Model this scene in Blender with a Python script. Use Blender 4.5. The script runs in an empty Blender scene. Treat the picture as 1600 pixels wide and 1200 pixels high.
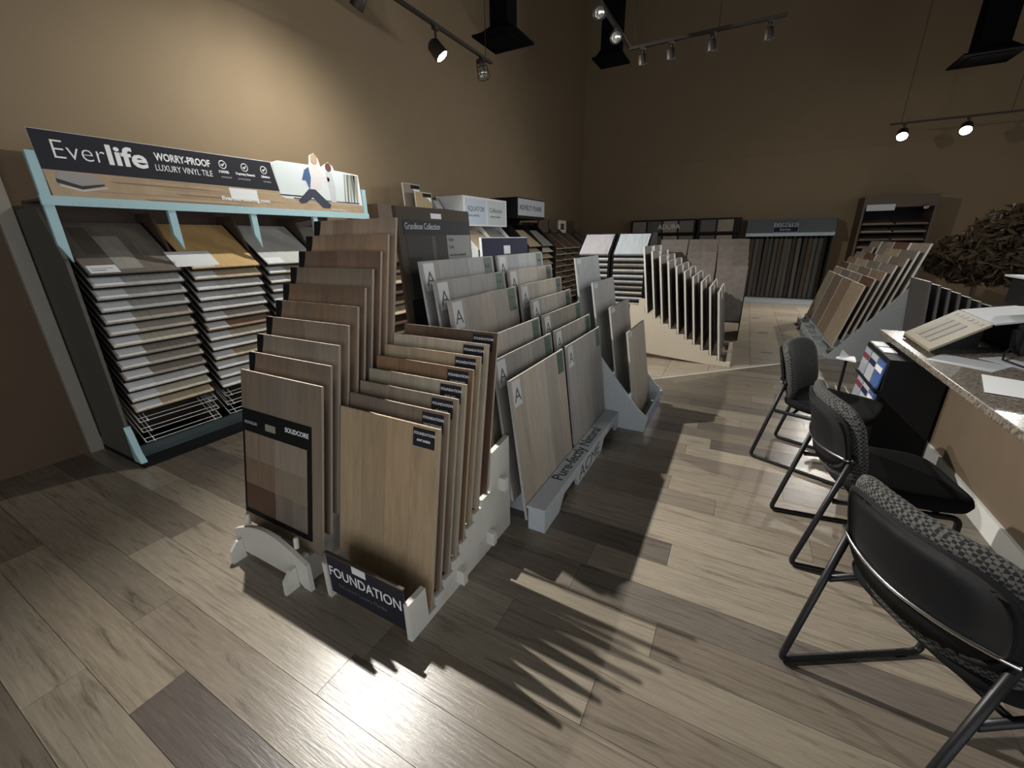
import bpy, bmesh, math, random
from mathutils import Matrix, Vector, Euler
random.seed(7)
rnd = random.random
PI = math.pi
scene = bpy.context.scene
COL = scene.collection

# ------------------------------------------------------------------ camera
H = 1.55
YAW, PITCH, ROLL, FPX = math.radians(28.689), math.radians(19.381), math.radians(-0.858), 642.7
Fw = Vector((-math.sin(YAW)*math.cos(PITCH), math.cos(YAW)*math.cos(PITCH), -math.sin(PITCH)))
Rt0 = Vector((math.cos(YAW), math.sin(YAW), 0)); Up0 = Rt0.cross(Fw)
Rt = Rt0*math.cos(ROLL) + Up0*math.sin(ROLL); Up = -Rt0*math.sin(ROLL) + Up0*math.cos(ROLL)
cd = bpy.data.cameras.new('camera'); cam = bpy.data.objects.new('camera', cd); COL.objects.link(cam)
cam.matrix_world = Matrix(((Rt.x, Up.x, -Fw.x, 0), (Rt.y, Up.y, -Fw.y, 0), (Rt.z, Up.z, -Fw.z, H), (0, 0, 0, 1)))
cd.sensor_width = 36; cd.sensor_fit = 'HORIZONTAL'; cd.lens = 36*FPX/1600; cd.clip_start = .02; cd.clip_end = 60
scene.camera = cam
CAMP = Vector((0, 0, H))
def ray(x, y): return Rt*((x-800)/FPX) - Up*((y-600)/FPX) + Fw
def atz(x, y, z): d = ray(x, y); return CAMP + d*((z-H)/d.z)

# ------------------------------------------------------------------ world, exposure
w = bpy.data.worlds.new('world'); scene.world = w; w.use_nodes = True
w.node_tree.nodes['Background'].inputs[0].default_value = (.92, .95, 1, 1)
w.node_tree.nodes['Background'].inputs[1].default_value = 1.35
vs = scene.view_settings
vs.view_transform = 'Standard'; vs.look = 'None'; vs.exposure = 0.55; vs.gamma = 1; vs.use_curve_mapping = False
LAMP_W = dict(main=640, wash=95, second=270, far=150)

# ------------------------------------------------------------------ materials
MATS = {}
def nmat(name):
    m = bpy.data.materials.new(name); m.use_nodes = True
    nt = m.node_tree; b = nt.nodes['Principled BSDF']; MATS[name] = m
    return m, nt, b
def plain(name, c, rough=.6, metal=0, noise=0, scale=40, emit=None, spec=.5, bump=0):
    if name in MATS: return MATS[name]
    m, nt, b = nmat(name)
    b.inputs['Base Color'].default_value = (*c, 1); b.inputs['Roughness'].default_value = rough
    b.inputs['Metallic'].default_value = metal; b.inputs['Specular IOR Level'].default_value = spec
    if noise or bump:
        tc = nt.nodes.new('ShaderNodeTexCoord'); n = nt.nodes.new('ShaderNodeTexNoise')
        n.inputs['Scale'].default_value = scale; n.inputs['Detail'].default_value = 4
        nt.links.new(tc.outputs['Object'], n.inputs['Vector'])
        if noise:
            mx = nt.nodes.new('ShaderNodeMix'); mx.data_type = 'RGBA'
            mx.inputs[6].default_value = (*[max(0, k*(1-noise)) for k in c], 1)
            mx.inputs[7].default_value = (*[min(1, k*(1+noise)) for k in c], 1)
            nt.links.new(n.outputs['Fac'], mx.inputs[0]); nt.links.new(mx.outputs[2], b.inputs['Base Color'])
        if bump:
            bp = nt.nodes.new('ShaderNodeBump'); bp.inputs['Strength'].default_value = bump; bp.inputs['Distance'].default_value = .004
            nt.links.new(n.outputs['Fac'], bp.inputs['Height']); nt.links.new(bp.outputs[0], b.inputs['Normal'])
    if emit:
        b.inputs['Emission Color'].default_value = (*emit[0], 1); b.inputs['Emission Strength'].default_value = emit[1]
    return m
def tinted(name, rough, scale, amp, axis_scale, knots=0, bump=0.0, spec=.5):
    """surface whose colour is the object's own colour, broken up by a stretched grain"""
    m, nt, b = nmat(name); L = nt.links.new
    oi = nt.nodes.new('ShaderNodeObjectInfo'); tc = nt.nodes.new('ShaderNodeTexCoord')
    mp = nt.nodes.new('ShaderNodeMapping'); mp.inputs['Scale'].default_value = axis_scale
    ad = nt.nodes.new('ShaderNodeVectorMath'); ad.operation = 'ADD'
    mu = nt.nodes.new('ShaderNodeMath'); mu.operation = 'MULTIPLY'; mu.inputs[1].default_value = 37.0
    L(oi.outputs['Random'], mu.inputs[0]); L(tc.outputs['Object'], mp.inputs[0]); L(mp.outputs[0], ad.inputs[0]); L(mu.outputs[0], ad.inputs[1])
    n = nt.nodes.new('ShaderNodeTexNoise'); n.inputs['Scale'].default_value = scale; n.inputs['Detail'].default_value = 6; n.inputs['Roughness'].default_value = .65
    n.inputs['Distortion'].default_value = .6
    L(ad.outputs[0], n.inputs['Vector'])
    rp = nt.nodes.new('ShaderNodeMapRange'); rp.inputs[1].default_value = .25; rp.inputs[2].default_value = .75
    rp.inputs[3].default_value = 1-amp; rp.inputs[4].default_value = 1+amp
    L(n.outputs['Fac'], rp.inputs[0])
    last = rp.outputs[0]
    if knots:
        n2 = nt.nodes.new('ShaderNodeTexNoise'); n2.inputs['Scale'].default_value = scale*.22; n2.inputs['Detail'].default_value = 5
        n2.inputs['Roughness'].default_value = .7; n2.inputs['Distortion'].default_value = 1.5
        L(ad.outputs[0], n2.inputs['Vector'])
        r2 = nt.nodes.new('ShaderNodeMapRange'); r2.inputs[1].default_value = .53; r2.inputs[2].default_value = .70
        r2.inputs[3].default_value = 1; r2.inputs[4].default_value = 1-knots
        L(n2.outputs['Fac'], r2.inputs[0])
        m2 = nt.nodes.new('ShaderNodeMath'); m2.operation = 'MULTIPLY'; L(last, m2.inputs[0]); L(r2.outputs[0], m2.inputs[1]); last = m2.outputs[0]
    vm = nt.nodes.new('ShaderNodeVectorMath'); vm.operation = 'SCALE'
    L(oi.outputs['Color'], vm.inputs[0]); L(last, vm.inputs['Scale']); L(vm.outputs[0], b.inputs['Base Color'])
    b.inputs['Roughness'].default_value = rough; b.inputs['Specular IOR Level'].default_value = spec
    if bump:
        bp = nt.nodes.new('ShaderNodeBump'); bp.inputs['Strength'].default_value = bump; bp.inputs['Distance'].default_value = .003
        L(n.outputs['Fac'], bp.inputs['Height']); L(bp.outputs[0], b.inputs['Normal'])
    return m
M_FLOOR = tinted('floor_wood', .27, 6.0, .22, (1.0, 15, 1), knots=.5, bump=.28)
M_TILE = tinted('floor_tile', .38, 9, .14, (1, 1, 1), knots=.15, bump=.1)
M_WOODV = tinted('sample_wood', .5, 5, .15, (9, 1, 1.0), knots=.22, spec=.35)
M_STONE = tinted('sample_stone', .5, 14, .22, (1, 1, 1), knots=.2)
M_WOODH = tinted('sample_wood_cross', .45, 5, .16, (9, 1.0, 1), knots=.2)
M_TINT = tinted('print_colour', .6, 30, .02, (1, 1, 1), spec=.2)
M_WALL = plain('wall_paint', (.235, .176, .106), .85, noise=.06, scale=3, bump=.05)
M_PART = plain('partition_paint', (.115, .078, .046), .85, noise=.08, scale=4)
M_TRIM = plain('grey_trim_paint', (.30, .28, .23), .6, noise=.06, scale=8)
M_WTRIM = plain('white_baseboard_paint', (.55, .55, .52), .5, noise=.05, scale=8)
M_CEIL = plain('ceiling_dark', (.03, .028, .025), .9)
M_BLACK = plain('matte_black', (.009, .009, .010), .65, spec=.2)
M_DUCT = plain('duct_black', (.005, .005, .006), .95, spec=.05)
M_TRACK = plain('track_bronze', (.035, .028, .024), .5, metal=.4)
M_TUBE = plain('tube_black', (.010, .010, .011), .4, spec=.3)
M_CHROME = plain('chrome', (.7, .7, .7), .15, metal=1)
M_WIRE = plain('white_wire', (.75, .78, .78), .35, metal=.3)
M_BLUE = plain('pale_blue_laminate', (.36, .55, .60), .5, noise=.05, scale=20)
M_MDF = plain('pale_mdf', (.60, .59, .53), .6, noise=.07, scale=30)
M_GREYP = plain('grey_white_rack', (.46, .50, .52), .6, noise=.1, scale=30)
M_CREAM = plain('cream_rack', (.74, .66, .52), .65, noise=.06, scale=25)
M_WHITE = plain('white_card', (.75, .77, .78), .5)
M_PAPER = plain('pale_paper', (.44, .47, .50), .4, noise=.05, scale=20)
M_SLATE = plain('slate_print', (.022, .023, .031), .55, spec=.2)
M_BRSIGN = plain('brown_sign', (.075, .058, .044), .65, spec=.2)
M_GREEN = plain('green_label', (.030, .085, .055), .5, noise=.2, scale=60)
M_NAVY = plain('navy_print', (.018, .022, .055), .6, spec=.15)
M_INK = plain('dark_ink', (.04, .05, .055), .6)
M_LITE = plain('white_ink', (.85, .86, .86), .5)
M_DIM = plain('grey_ink', (.09, .09, .095), .6)
M_BACK = plain('board_backing', (.36, .30, .235), .7, noise=.15, scale=60)
M_BACKW = plain('board_white_edge', (.78, .75, .68), .6)
M_BACKG = plain('board_grey_edge', (.40, .40, .38), .6, noise=.1, scale=60)
M_BROWN = plain('brown_rack', (.075, .05, .035), .55, noise=.2, scale=15)
M_SHELL = plain('chair_shell', (.009, .009, .010), .7, spec=.18)
M_SEATF = plain('seat_fabric', (.010, .010, .011), .95, noise=.5, scale=300, spec=.15)
M_RED = plain('red_led', (.5, .02, .02), .4, emit=((1, .08, .05), 3))
M_BULB = plain('lit_bulb', (1, 1, 1), .3, emit=((1, .97, .90), 60))
M_BULBOFF = plain('unlit_bulb', (.75, .75, .72), .08, metal=.8)
M_LEAF = plain('dark_leaf', (.085, .062, .038), .95, spec=.05, noise=.4, scale=12)
M_POT = plain('brown_pot', (.06, .035, .022), .5)
M_DESKP = plain('desk_panel', (.125, .092, .062), .55, noise=.12, scale=6)
def granite():
    m, nt, b = nmat('desk_laminate'); L = nt.links.new
    tc = nt.nodes.new('ShaderNodeTexCoord'); n = nt.nodes.new('ShaderNodeTexNoise'); n.inputs['Scale'].default_value = 55; n.inputs['Detail'].default_value = 6; n.inputs['Roughness'].default_value = .8
    r = nt.nodes.new('ShaderNodeValToRGB'); e = r.color_ramp.elements
    e[0].position = .36; e[0].color = (.035, .026, .02, 1); e[1].position = .64; e[1].color = (.27, .235, .19, 1)
    L(tc.outputs['Object'], n.inputs['Vector']); L(n.outputs['Fac'], r.inputs[0]); L(r.outputs[0], b.inputs['Base Color'])
    b.inputs['Roughness'].default_value = .22
    bp = nt.nodes.new('ShaderNodeBump'); bp.inputs['Strength'].default_value = .08; bp.inputs['Distance'].default_value = .002
    L(n.outputs['Fac'], bp.inputs['Height']); L(bp.outputs[0], b.inputs['Normal'])
    return m
M_DESK = granite()
def checkmat():
    m, nt, b = nmat('houndstooth_fabric'); L = nt.links.new
    tc = nt.nodes.new('ShaderNodeTexCoord'); c = nt.nodes.new('ShaderNodeTexChecker'); c.inputs['Scale'].default_value = 105
    c.inputs['Color1'].default_value = (.008, .008, .008, 1); c.inputs['Color2'].default_value = (.085, .083, .076, 1)
    n = nt.nodes.new('ShaderNodeTexNoise'); n.inputs['Scale'].default_value = 60
    v = nt.nodes.new('ShaderNodeVectorMath'); v.operation = 'MULTIPLY_ADD'; v.inputs[1].default_value = (.006, .006, .006)
    L(n.outputs['Color'], v.inputs[0]); L(tc.outputs['Object'], n.inputs['Vector']); L(tc.outputs['Object'], v.inputs[2])
    L(v.outputs[0], c.inputs['Vector']); L(c.outputs[0], b.inputs['Base Color']); b.inputs['Roughness'].default_value = .95
    return m
M_CHECK = checkmat()

# ------------------------------------------------------------------ mesh helpers
class MB:
    def __init__(s): s.v = []; s.f = []
    def hexa(s, p):                      # 8 corners: bottom 4 (ccw), top 4
        o = len(s.v); s.v += [Vector(q) for q in p]
        s.f += [[o+i for i in q] for q in ((3, 2, 1, 0), (4, 5, 6, 7), (0, 1, 5, 4), (1, 2, 6, 5), (2, 3, 7, 6), (3, 0, 4, 7))]
        return s
    def box(s, a, b, mtx=None):
        (x0, y0, z0), (x1, y1, z1) = a, b
        p = [Vector(q) for q in ((x0, y0, z0), (x1, y0, z0), (x1, y1, z0), (x0, y1, z0), (x0, y0, z1), (x1, y0, z1), (x1, y1, z1), (x0, y1, z1))]
        return s.hexa([mtx @ q for q in p] if mtx else p)
    def prism(s, pts, d):                # polygon of 3-D points swept by vector d
        o = len(s.v); n = len(pts); d = Vector(d)
        s.v += [Vector(p) for p in pts] + [Vector(p)+d for p in pts]
        s.f += [[o+i for i in range(n)][::-1], [o+n+i for i in range(n)]]
        s.f += [[o+i, o+(i+1) % n, o+n+(i+1) % n, o+n+i] for i in range(n)]
        return s
    def tube(s, path, r, n=8, closed=False):
        path = [Vector(p) for p in path]; N = len(path); o = len(s.v); prev = None
        for i, p in enumerate(path):
            a = path[i-1] if (i or closed) else p; b = path[(i+1) % N] if (i < N-1 or closed) else p
            t = (b-a).normalized()
            if prev is None:
                u = t.orthogonal().normalized()
            else:
                u = (prev - t*prev.dot(t)).normalized()
            prev = u; vv = t.cross(u)
            rr = r[i] if isinstance(r, (list, tuple)) else r
            for k in range(n):
                a_ = 2*PI*k/n; s.v.append(p + (u*math.cos(a_)+vv*math.sin(a_))*rr)
        for i in range(N if closed else N-1):
            j = (i+1) % N
            for k in range(n):
                s.f.append([o+i*n+k, o+i*n+(k+1) % n, o+j*n+(k+1) % n, o+j*n+k])
        if not closed:
            s.f.append([o+k for k in range(n)][::-1]); s.f.append([o+(N-1)*n+k for k in range(n)])
        return s
    def lathe(s, prof, base, axis, n=16):
        axis = Vector(axis).normalized(); base = Vector(base)
        return s.tube_rings([(base+axis*h, r) for r, h in prof], axis, n)
    def tube_rings(s, rings, axis, n):
        u = axis.orthogonal().normalized(); vv = axis.cross(u); o = len(s.v)
        for p, r in rings:
            for k in range(n):
                a = 2*PI*k/n; s.v.append(p + (u*math.cos(a)+vv*math.sin(a))*max(r, 1e-4))
        for i in range(len(rings)-1):
            for k in range(n): s.f.append([o+i*n+k, o+i*n+(k+1) % n, o+(i+1)*n+(k+1) % n, o+(i+1)*n+k])
        s.f.append([o+k for k in range(n)][::-1]); s.f.append([o+(len(rings)-1)*n+k for k in range(n)])
        return s
    def mesh(s, name, off=None, smooth=False):
        me = bpy.data.meshes.new(name)
        me.from_pydata([tuple(v-off) if off else tuple(v) for v in s.v], [], s.f)
        bm = bmesh.new(); bm.from_mesh(me); bmesh.ops.recalc_face_normals(bm, faces=bm.faces); bm.to_mesh(me); bm.free()
        if smooth:
            for p in me.polygons: p.use_smooth = True
        me.update(); return me
def wloc(o):
    l = Vector((0, 0, 0))
    while o is not None: l = l + o.location; o = o.parent
    return l
def tag(o, label=None, cat=None, group=None, kind=None):
    if label: o['label'] = label
    if cat: o['category'] = cat
    if group: o['group'] = group
    if kind: o['kind'] = kind
    return o
def link(name, me, mat=None, parent=None, loc=None, color=None, mtx=None):
    o = bpy.data.objects.new(name, me); COL.objects.link(o)
    if me is not None and mat is not None and not me.materials: me.materials.append(mat)
    if parent: o.parent = parent
    if loc is not None: o.location = loc
    if mtx is not None: o.matrix_local = mtx
    if color is not None: o.color = (*color[:3], 1)
    return o
def part(name, mb, mat, parent=None, color=None, smooth=False, local=False, bevel=0):
    """mesh given in world coordinates; parent chain is translation only"""
    if parent is None:
        xs = [v.x for v in mb.v]; ys = [v.y for v in mb.v]; z0 = min(v.z for v in mb.v)
        loc = Vector(((min(xs)+max(xs))/2, (min(ys)+max(ys))/2, z0)); off = loc
    else:
        loc = Vector((0, 0, 0)); off = Vector((0, 0, 0)) if local else wloc(parent)
    o = link(name, mb.mesh(name, off, smooth), mat, parent, loc, color)
    if bevel:
        b = o.modifiers.new('bevel', 'BEVEL'); b.width = bevel; b.segments = 2; b.limit_method = 'ANGLE'
    return o
def root(name, loc, label, cat, group=None, rz=0):
    o = link(name, None, loc=loc); o.rotation_euler = (0, 0, rz); o.empty_display_size = .1
    return tag(o, label, cat, group)
def struct(name, mb, mat, parent=None):
    o = part(name, mb, mat, parent)
    if parent is None: o['kind'] = 'structure'
    return o
TXT = {}
def text_mesh(s, size, bold=0, align='LEFT', stretch=1.0):
    k = (s, size, bold, align, stretch)
    if k in TXT: return TXT[k]
    c = bpy.data.curves.new('lettering', 'FONT'); c.body = s; c.size = size; c.offset = bold; c.align_x = align; c.resolution_u = 3
    c.extrude = .0006
    t = bpy.data.objects.new('lettering_tmp', c)
    me = bpy.data.meshes.new_from_object(t)
    bpy.data.objects.remove(t); bpy.data.curves.remove(c)
    for v in me.vertices: v.co.x *= stretch
    TXT[k] = me; return me
def text(name, s, size, mat, parent, mtx, bold=0, align='LEFT', stretch=1.0, fit=None):
    me = text_mesh(s, size, bold, align, stretch)
    if fit:
        me = me.copy(); xs = [v.co.x for v in me.vertices]; k = fit/(max(xs)-min(xs)); x0 = min(xs)
        for v in me.vertices: v.co.x = (v.co.x-x0)*k
    if me.materials and me.materials[0] != mat: me = me.copy(); me.materials.clear()
    return link(name, me, mat, parent, mtx=mtx)
R90X = Matrix.Rotation(PI/2, 4, 'X')           # text plane -> upright, facing -y
def face_mtx(x, y, z): return Matrix.Translation((x, y, z)) @ R90X

# ------------------------------------------------------------------ the setting
WX, WY = -4.40, 12.40
ZC = 7.4
XR = 6.0
floor = struct('floor', MB().box((WX-.1, -3.2, -.10), (XR, WY+.1, -.008)), plain('floor_bed', (.10, .085, .068), .55, noise=.15, scale=5))
# vinyl planks, 0.177 x 1.5 m, running along X; they stop at the diagonal border to the tile
def clip(poly, a, b, c):      # keep a*x+b*y<=c
    out = []
    for i in range(len(poly)):
        p, q = poly[i], poly[(i+1) % len(poly)]
        fp, fq = a*p[0]+b*p[1]-c, a*q[0]+b*q[1]-c
        if fp <= 0: out.append(p)
        if fp*fq < 0:
            t = fp/(fp-fq); out.append((p[0]+(q[0]-p[0])*t, p[1]+(q[1]-p[1])*t))
    return out
TONES = [(.205, .175, .135), (.250, .215, .166), (.165, .138, .107), (.295, .255, .198), (.225, .190, .147), (.182, .153, .122), (.135, .116, .097)]
PW, PL = .1766, 1.50
k0 = -5
y = .208 + PW*k0; row = k0
stags = {0: -3.16, 2: -1.138-1.5*2, 6: -.10-1.5*3, 7: -.5-1.5*3}
tone_fix = {(0, 1): (.285, .24, .18), (0, 2): (.125, .105, .088)}
while y < 8.0:
    if row in stags: xs = stags[row]
    else: xs = -4.4 - rnd()*1.45
    while xs > WX: xs -= PL
    i = 0
    while xs < 2.6:
        poly = [(xs+.0008, y+.0008), (xs+PL-.0008, y+.0008), (xs+PL-.0008, y+PW-.0008), (xs+.0008, y+PW-.0008)]
        poly = clip(poly, -1, 0, -(WX)) ; poly = clip(poly, 1, 0, 2.6); poly = clip(poly, -1, 1, 5.45)
        if len(poly) >= 3:
            cx = sum(p[0] for p in poly)/len(poly); cy = sum(p[1] for p in poly)/len(poly)
            me = bpy.data.meshes.new('plank'); n = len(poly)
            vv = [(p[0]-cx, p[1]-cy, -.009) for p in poly] + [(p[0]-cx, p[1]-cy, 0) for p in poly]
            ff = [list(range(n, 2*n))] + [[a, (a+1) % n, n+(a+1) % n, n+a] for a in range(n)]
            me.from_pydata(vv, [], ff); me.materials.append(M_FLOOR)
            base = random.choice(TONES); g = .82+.16*rnd()
            if row == 0 and xs < -3.0 and xs > -3.3: base = (.285, .24, .18)
            if row == 0 and -1.8 < xs < -1.5: base = (.125, .105, .09)
            o = link('plank', me, None, floor, color=[c*g for c in base])
            o.location = Vector((cx, cy, 0)) - wloc(floor)
        xs += PL; i += 1
    y += PW; row += 1
# pale stone tile beyond the diagonal
TS = .46
for iy in range(0, 18):
    for ix in range(-4, 6):
        x0, y0 = ix*TS-.2, 4.4+iy*TS
        poly = [(x0+.002, y0+.002), (x0+TS-.002, y0+.002), (x0+TS-.002, y0+TS-.002), (x0+.002, y0+TS-.002)]
        poly = clip(poly, 1, -1, -5.46); poly = clip(poly, 0, 1, WY-.03)
        if len(poly) < 3: continue
        cx = sum(p[0] for p in poly)/len(poly); cy = sum(p[1] for p in poly)/len(poly); n = len(poly)
        me = bpy.data.meshes.new('floor_tile')
        me.from_pydata([(p[0]-cx, p[1]-cy, -.009) for p in poly]+[(p[0]-cx, p[1]-cy, -.001) for p in poly], [], [list(range(n, 2*n))]+[[a, (a+1) % n, n+(a+1) % n, n+a] for a in range(n)])
        me.materials.append(M_TILE); g = .88+.24*rnd()
        o = link('floor_tile', me, None, floor, color=(.40*g, .34*g, .26*g)); o.location = Vector((cx, cy, 0))-wloc(floor)
for px in ((1180, 497), (1192, 520), (1198, 551)):
    p = atz(*px, 0)
    part('tile_inset', MB().box((p.x-.07, p.y-.025, -.004), (p.x+.07, p.y+.025, .0005)), M_INK, floor)
part('border_strip', MB().prism([(-1.6, 3.85, -.006), (1.125, 6.575, -.006), (1.105, 6.595, -.006), (-1.62, 3.87, -.006)], (0, 0, .007)), M_MDF, floor)

wl = struct('wall_left', MB().box((WX-.12, -3.2, 0), (WX, WY+.12, ZC)), M_WALL)
wb = struct('wall_back', MB().box((WX-.12, WY, 0), (XR, WY+.12, ZC)), M_WALL)
mbr = MB().box((XR, -3.2, 0), (XR+.12, WY+.12, .12)).box((XR, -3.2, 3.3), (XR+.12, WY+.12, ZC)).box((XR, 6.4, .12), (XR+.12, WY+.12, 3.3))  # unseen right wall; openings added to bring fill onto aisle-facing boards
for yy in (-3.2, 1.6, 4.0): mbr.box((XR, yy, .12), (XR+.12, yy+.1, 3.3))
struct('wall_right', mbr, M_WALL)
pr_ = bpy.data.lights.new('side_fill_portal', 'AREA'); pr_.shape = 'RECTANGLE'; pr_.size = 9.6; pr_.size_y = 3.18; pr_.cycles.is_portal = True  # portal guiding world fill through the added side openings
po = bpy.data.objects.new('side_fill_portal', pr_); COL.objects.link(po); po.location = (XR+.06, 1.6, 1.71); po.rotation_euler = (PI/2, 0, PI/2)
mbf = MB().box((WX-.12, -3.32, 0), (XR, -3.2, .12)).box((WX-.12, -3.32, 3.0), (XR, -3.2, ZC)).box((WX-.12, -3.32, .12), (-1.6, -3.2, 3.0))  # unseen front wall; openings added for fill, left part closed to dim that side
for xx in (1.2, 3.6, XR-.1): mbf.box((xx, -3.32, .12), (xx+.1, -3.2, 3.0))
struct('wall_front', mbf, M_WALL)
pl_ = bpy.data.lights.new('front_fill_portal', 'AREA'); pl_.shape = 'RECTANGLE'; pl_.size = XR+1.6; pl_.size_y = 2.88; pl_.cycles.is_portal = True  # portal guiding world fill through the added front openings
po = bpy.data.objects.new('front_fill_portal', pl_); COL.objects.link(po); po.location = ((XR-1.6)/2, -3.26, 1.56); po.rotation_euler = (PI/2, 0, 0)
struct('ceiling', MB().box((WX-.12, -3.2, ZC), (XR, WY+.12, ZC+.1)), M_CEIL)
struct('baseboard_left', MB().box((WX, 1.26, 0), (WX+.014, WY-.014, .11)), M_TRIM)
struct('baseboard_back', MB().box((WX, WY-.014, 0), (XR, WY, .11)), M_TRIM)
struct('trim_1', MB().box((WX, WY-.006, 3.31), (XR, WY, 3.335)), M_WALL)
# low boxed-in partition with a grey corner casing beside the vinyl display
pt = struct('wall_partition', MB().box((WX, -3.2, 0), (WX+.035, 1.26, 2.15)), M_PART)
struct('trim_2', MB().box((WX+.034, .950, 0), (WX+.075, 1.030, 2.15)), M_TRIM)
struct('baseboard_partition', MB().box((WX+.034, 1.030, 0), (WX+.060, 1.26, .10)), M_TRIM)

# ------------------------------------------------------------------ sample boards
BM = {}
def board_meshes(w_, h, t, n, pt=.003):
    k = (round(w_, 3), round(h, 3), round(t, 3), n)
    if k not in BM:
        bk = MB().box((-w_/2, -t+pt, 0), (w_/2, 0, h)).mesh('sample_board')
        bk.materials.append(None)
        pl = []
        for i in range(n):
            x0 = -w_/2 + w_*i/n; x1 = x0 + w_/n; e = .0005
            c = (x0+x1)/2
            me = MB().box((-(w_/n)/2+e, -pt, -h/2), ((w_/n)/2-e, 0, h/2)).mesh('plank')
            pl.append((me, c))
        BM[k] = (bk, pl)
    return BM[k]
MESHMAT = {}
def with_mat(me, mat):
    k = (me.name, mat.name)
    if k not in MESHMAT:
        m2 = me.copy(); m2.materials.clear(); m2.materials.append(mat); MESHMAT[k] = m2
    return MESHMAT[k]
def pose(facing, tilt):
    """facing: angle about Z turning the board's front (-y) ; tilt backwards"""
    return Matrix.Rotation(facing, 4, 'Z') @ Matrix.Rotation(-tilt, 4, 'X')
def board(name, label, cat, group, w_, h, t, bottom, facing, tilt, color, n=4, face=None, back=None, vary=.10):
    """bottom: world position of the bottom centre on the back face"""
    bk, pl = board_meshes(w_, h, t, n)
    o = link(name, with_mat(bk, back or M_BACK))
    o.matrix_world = Matrix.Translation(bottom) @ pose(facing, tilt)
    tag(o, label, cat, group)
    for me, c in pl:
        g = 1 + vary*(2*rnd()-1); s = vary*.25*(2*rnd()-1)
        link('plank', with_mat(me, face or M_WOODV), None, o, loc=(c, -t+.003, h/2), color=(color[0]*g*(1+s), color[1]*g, color[2]*g*(1-s)))
    return o
def sticker(o, x0, x1, z0, z1, t, mat, name='label_sticker', th=.0012):
    me = MB().box((x0, -t-th, z0), (x1, -t, z1)).mesh(name)
    return link(name, me, mat, o)
def top_to_bottom(top, h, tilt, facing):
    return Vector(top) - pose(facing, tilt) @ Vector((0, 0, h))
ORD = ['first', 'second', 'third', 'fourth', 'fifth', 'sixth', 'seventh', 'eighth', 'ninth', 'tenth', 'eleventh', 'twelfth', 'thirteenth', 'fourteenth', 'fifteenth', 'sixteenth', 'seventeenth', 'eighteenth']

def stair_profile(pts, front, zfront, back, dirn, hook=.09):
    """side outline: pts = (run, z) of each step's bottom, rising; dirn is the sign of travel along the run axis"""
    q = [(front, 0), (front, zfront)]
    r0, z0 = pts[0]
    q += [(r0-dirn*.035, zfront), (r0-dirn*.03, z0)]
    for i, (r, z) in enumerate(pts):
        if i < len(pts)-1:
            q += [(r+dirn*.024, z), (r+dirn*.026, pts[i+1][1])]
    r, z = pts[-1]
    q += [(r+dirn*.024, z), (r+dirn*.05, z+hook), (back, z+hook+.02), (back, 0)]
    return q

# ---- FOUNDATION rack (front right)
T_F = math.radians(10.9); HF = .81; WF = .575
topsF = [(.915, .988), (.964, 1.023), (1.017, 1.054), (1.068, 1.089), (1.114, 1.128), (1.163, 1.162), (1.218, 1.194), (1.285, 1.222)]
SF = 1.28
fx = -1.262
colF = [('SOFT SUEDE', (.43, .315, .19)), ('WEATHERSTONE', (.20, .155, .115)), ('SEA FROTH', (.27, .225, .165)), ('RIVER SILT', (.36, .315, .235)), ('GOLDEN BARN', (.24, .145, .082)), ('WHOLEWHEAT', (.43, .335, .215)), ('WINTER OAK', (.46, .40, .30)), ('DEEP CANYON', (.125, .080, .055))]
descF = ['tan', 'dull brown', 'greyish tan', 'pale greige', 'reddish brown', 'honey', 'cream', 'dark walnut']
botF = []
for i, ((ty, tz), (nm, c)) in enumerate(zip(topsF, colF)):
    top = (fx, ty*SF+.014, H+(tz-H)*SF); b = top_to_bottom(top, HF, T_F, 0); botF.append((b.y, b.z))
    o = board('plank_sample_board', descF[i]+' wood-look sample board with black FOUNDATION '+nm+' label', 'sample board', 'boards in the FOUNDATION rack', WF, HF, .014, b, 0, T_F, c, n=4, back=M_BACK)
    s = sticker(o, WF/2-.135, WF/2-.022, HF-.092, HF-.012, .014, M_SLATE)
    text('lettering', 'FOUNDATION', .0165, M_LITE, s, face_mtx(WF/2-.130, -.0153, HF-.040), .0002)
    text('lettering', nm, .0125, M_LITE, s, face_mtx(WF/2-.079, -.0153, HF-.068), .0006, 'CENTER')
r = root('foundation_rack', (-1.21, 1.25, 0), 'pale MDF sample stand with black FOUNDATION sign on its front', 'display rack')
botF.sort()
prof = stair_profile([(b[0]-.008, b[1]) for b in botF], .885, .19, 1.72, 1, .21)
for x in (-1.475, -.992):
    part('side_panel', MB().prism([(x, p[0], p[1]) for p in prof], (.026, 0, 0)), M_MDF, r)
for yy, zz in ((1.20, .03), (1.47, .05), (1.60, .30)):
    b_ = part('cross_rail', MB().box((-1.53, yy, zz), (-.925, yy+.03, zz+.075)), M_MDF, r)
sg = part('sign_panel', MB().box((-1.446, .892, .035), (-.995, .900, .255)), M_SLATE, r)
part('sign_edge', MB().box((-1.450, .889, .250), (-.991, .903, .257)), M_BRSIGN, sg)
off = -wloc(r)
text('lettering', 'FOUNDATION', .074, M_LITE, sg, Matrix.Translation(off) @ face_mtx(-1.436, .8905, .138), .0004, fit=.425)
text('lettering', 'Enhanced Luxury Planks', .030, M_DIM, sg, Matrix.Translation(off) @ face_mtx(-1.39, .8905, .088), .0002)
part('price_tag', MB().box((-1.28, .8885, .212), (-1.20, .8905, .250)), M_WHITE, sg)

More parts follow.
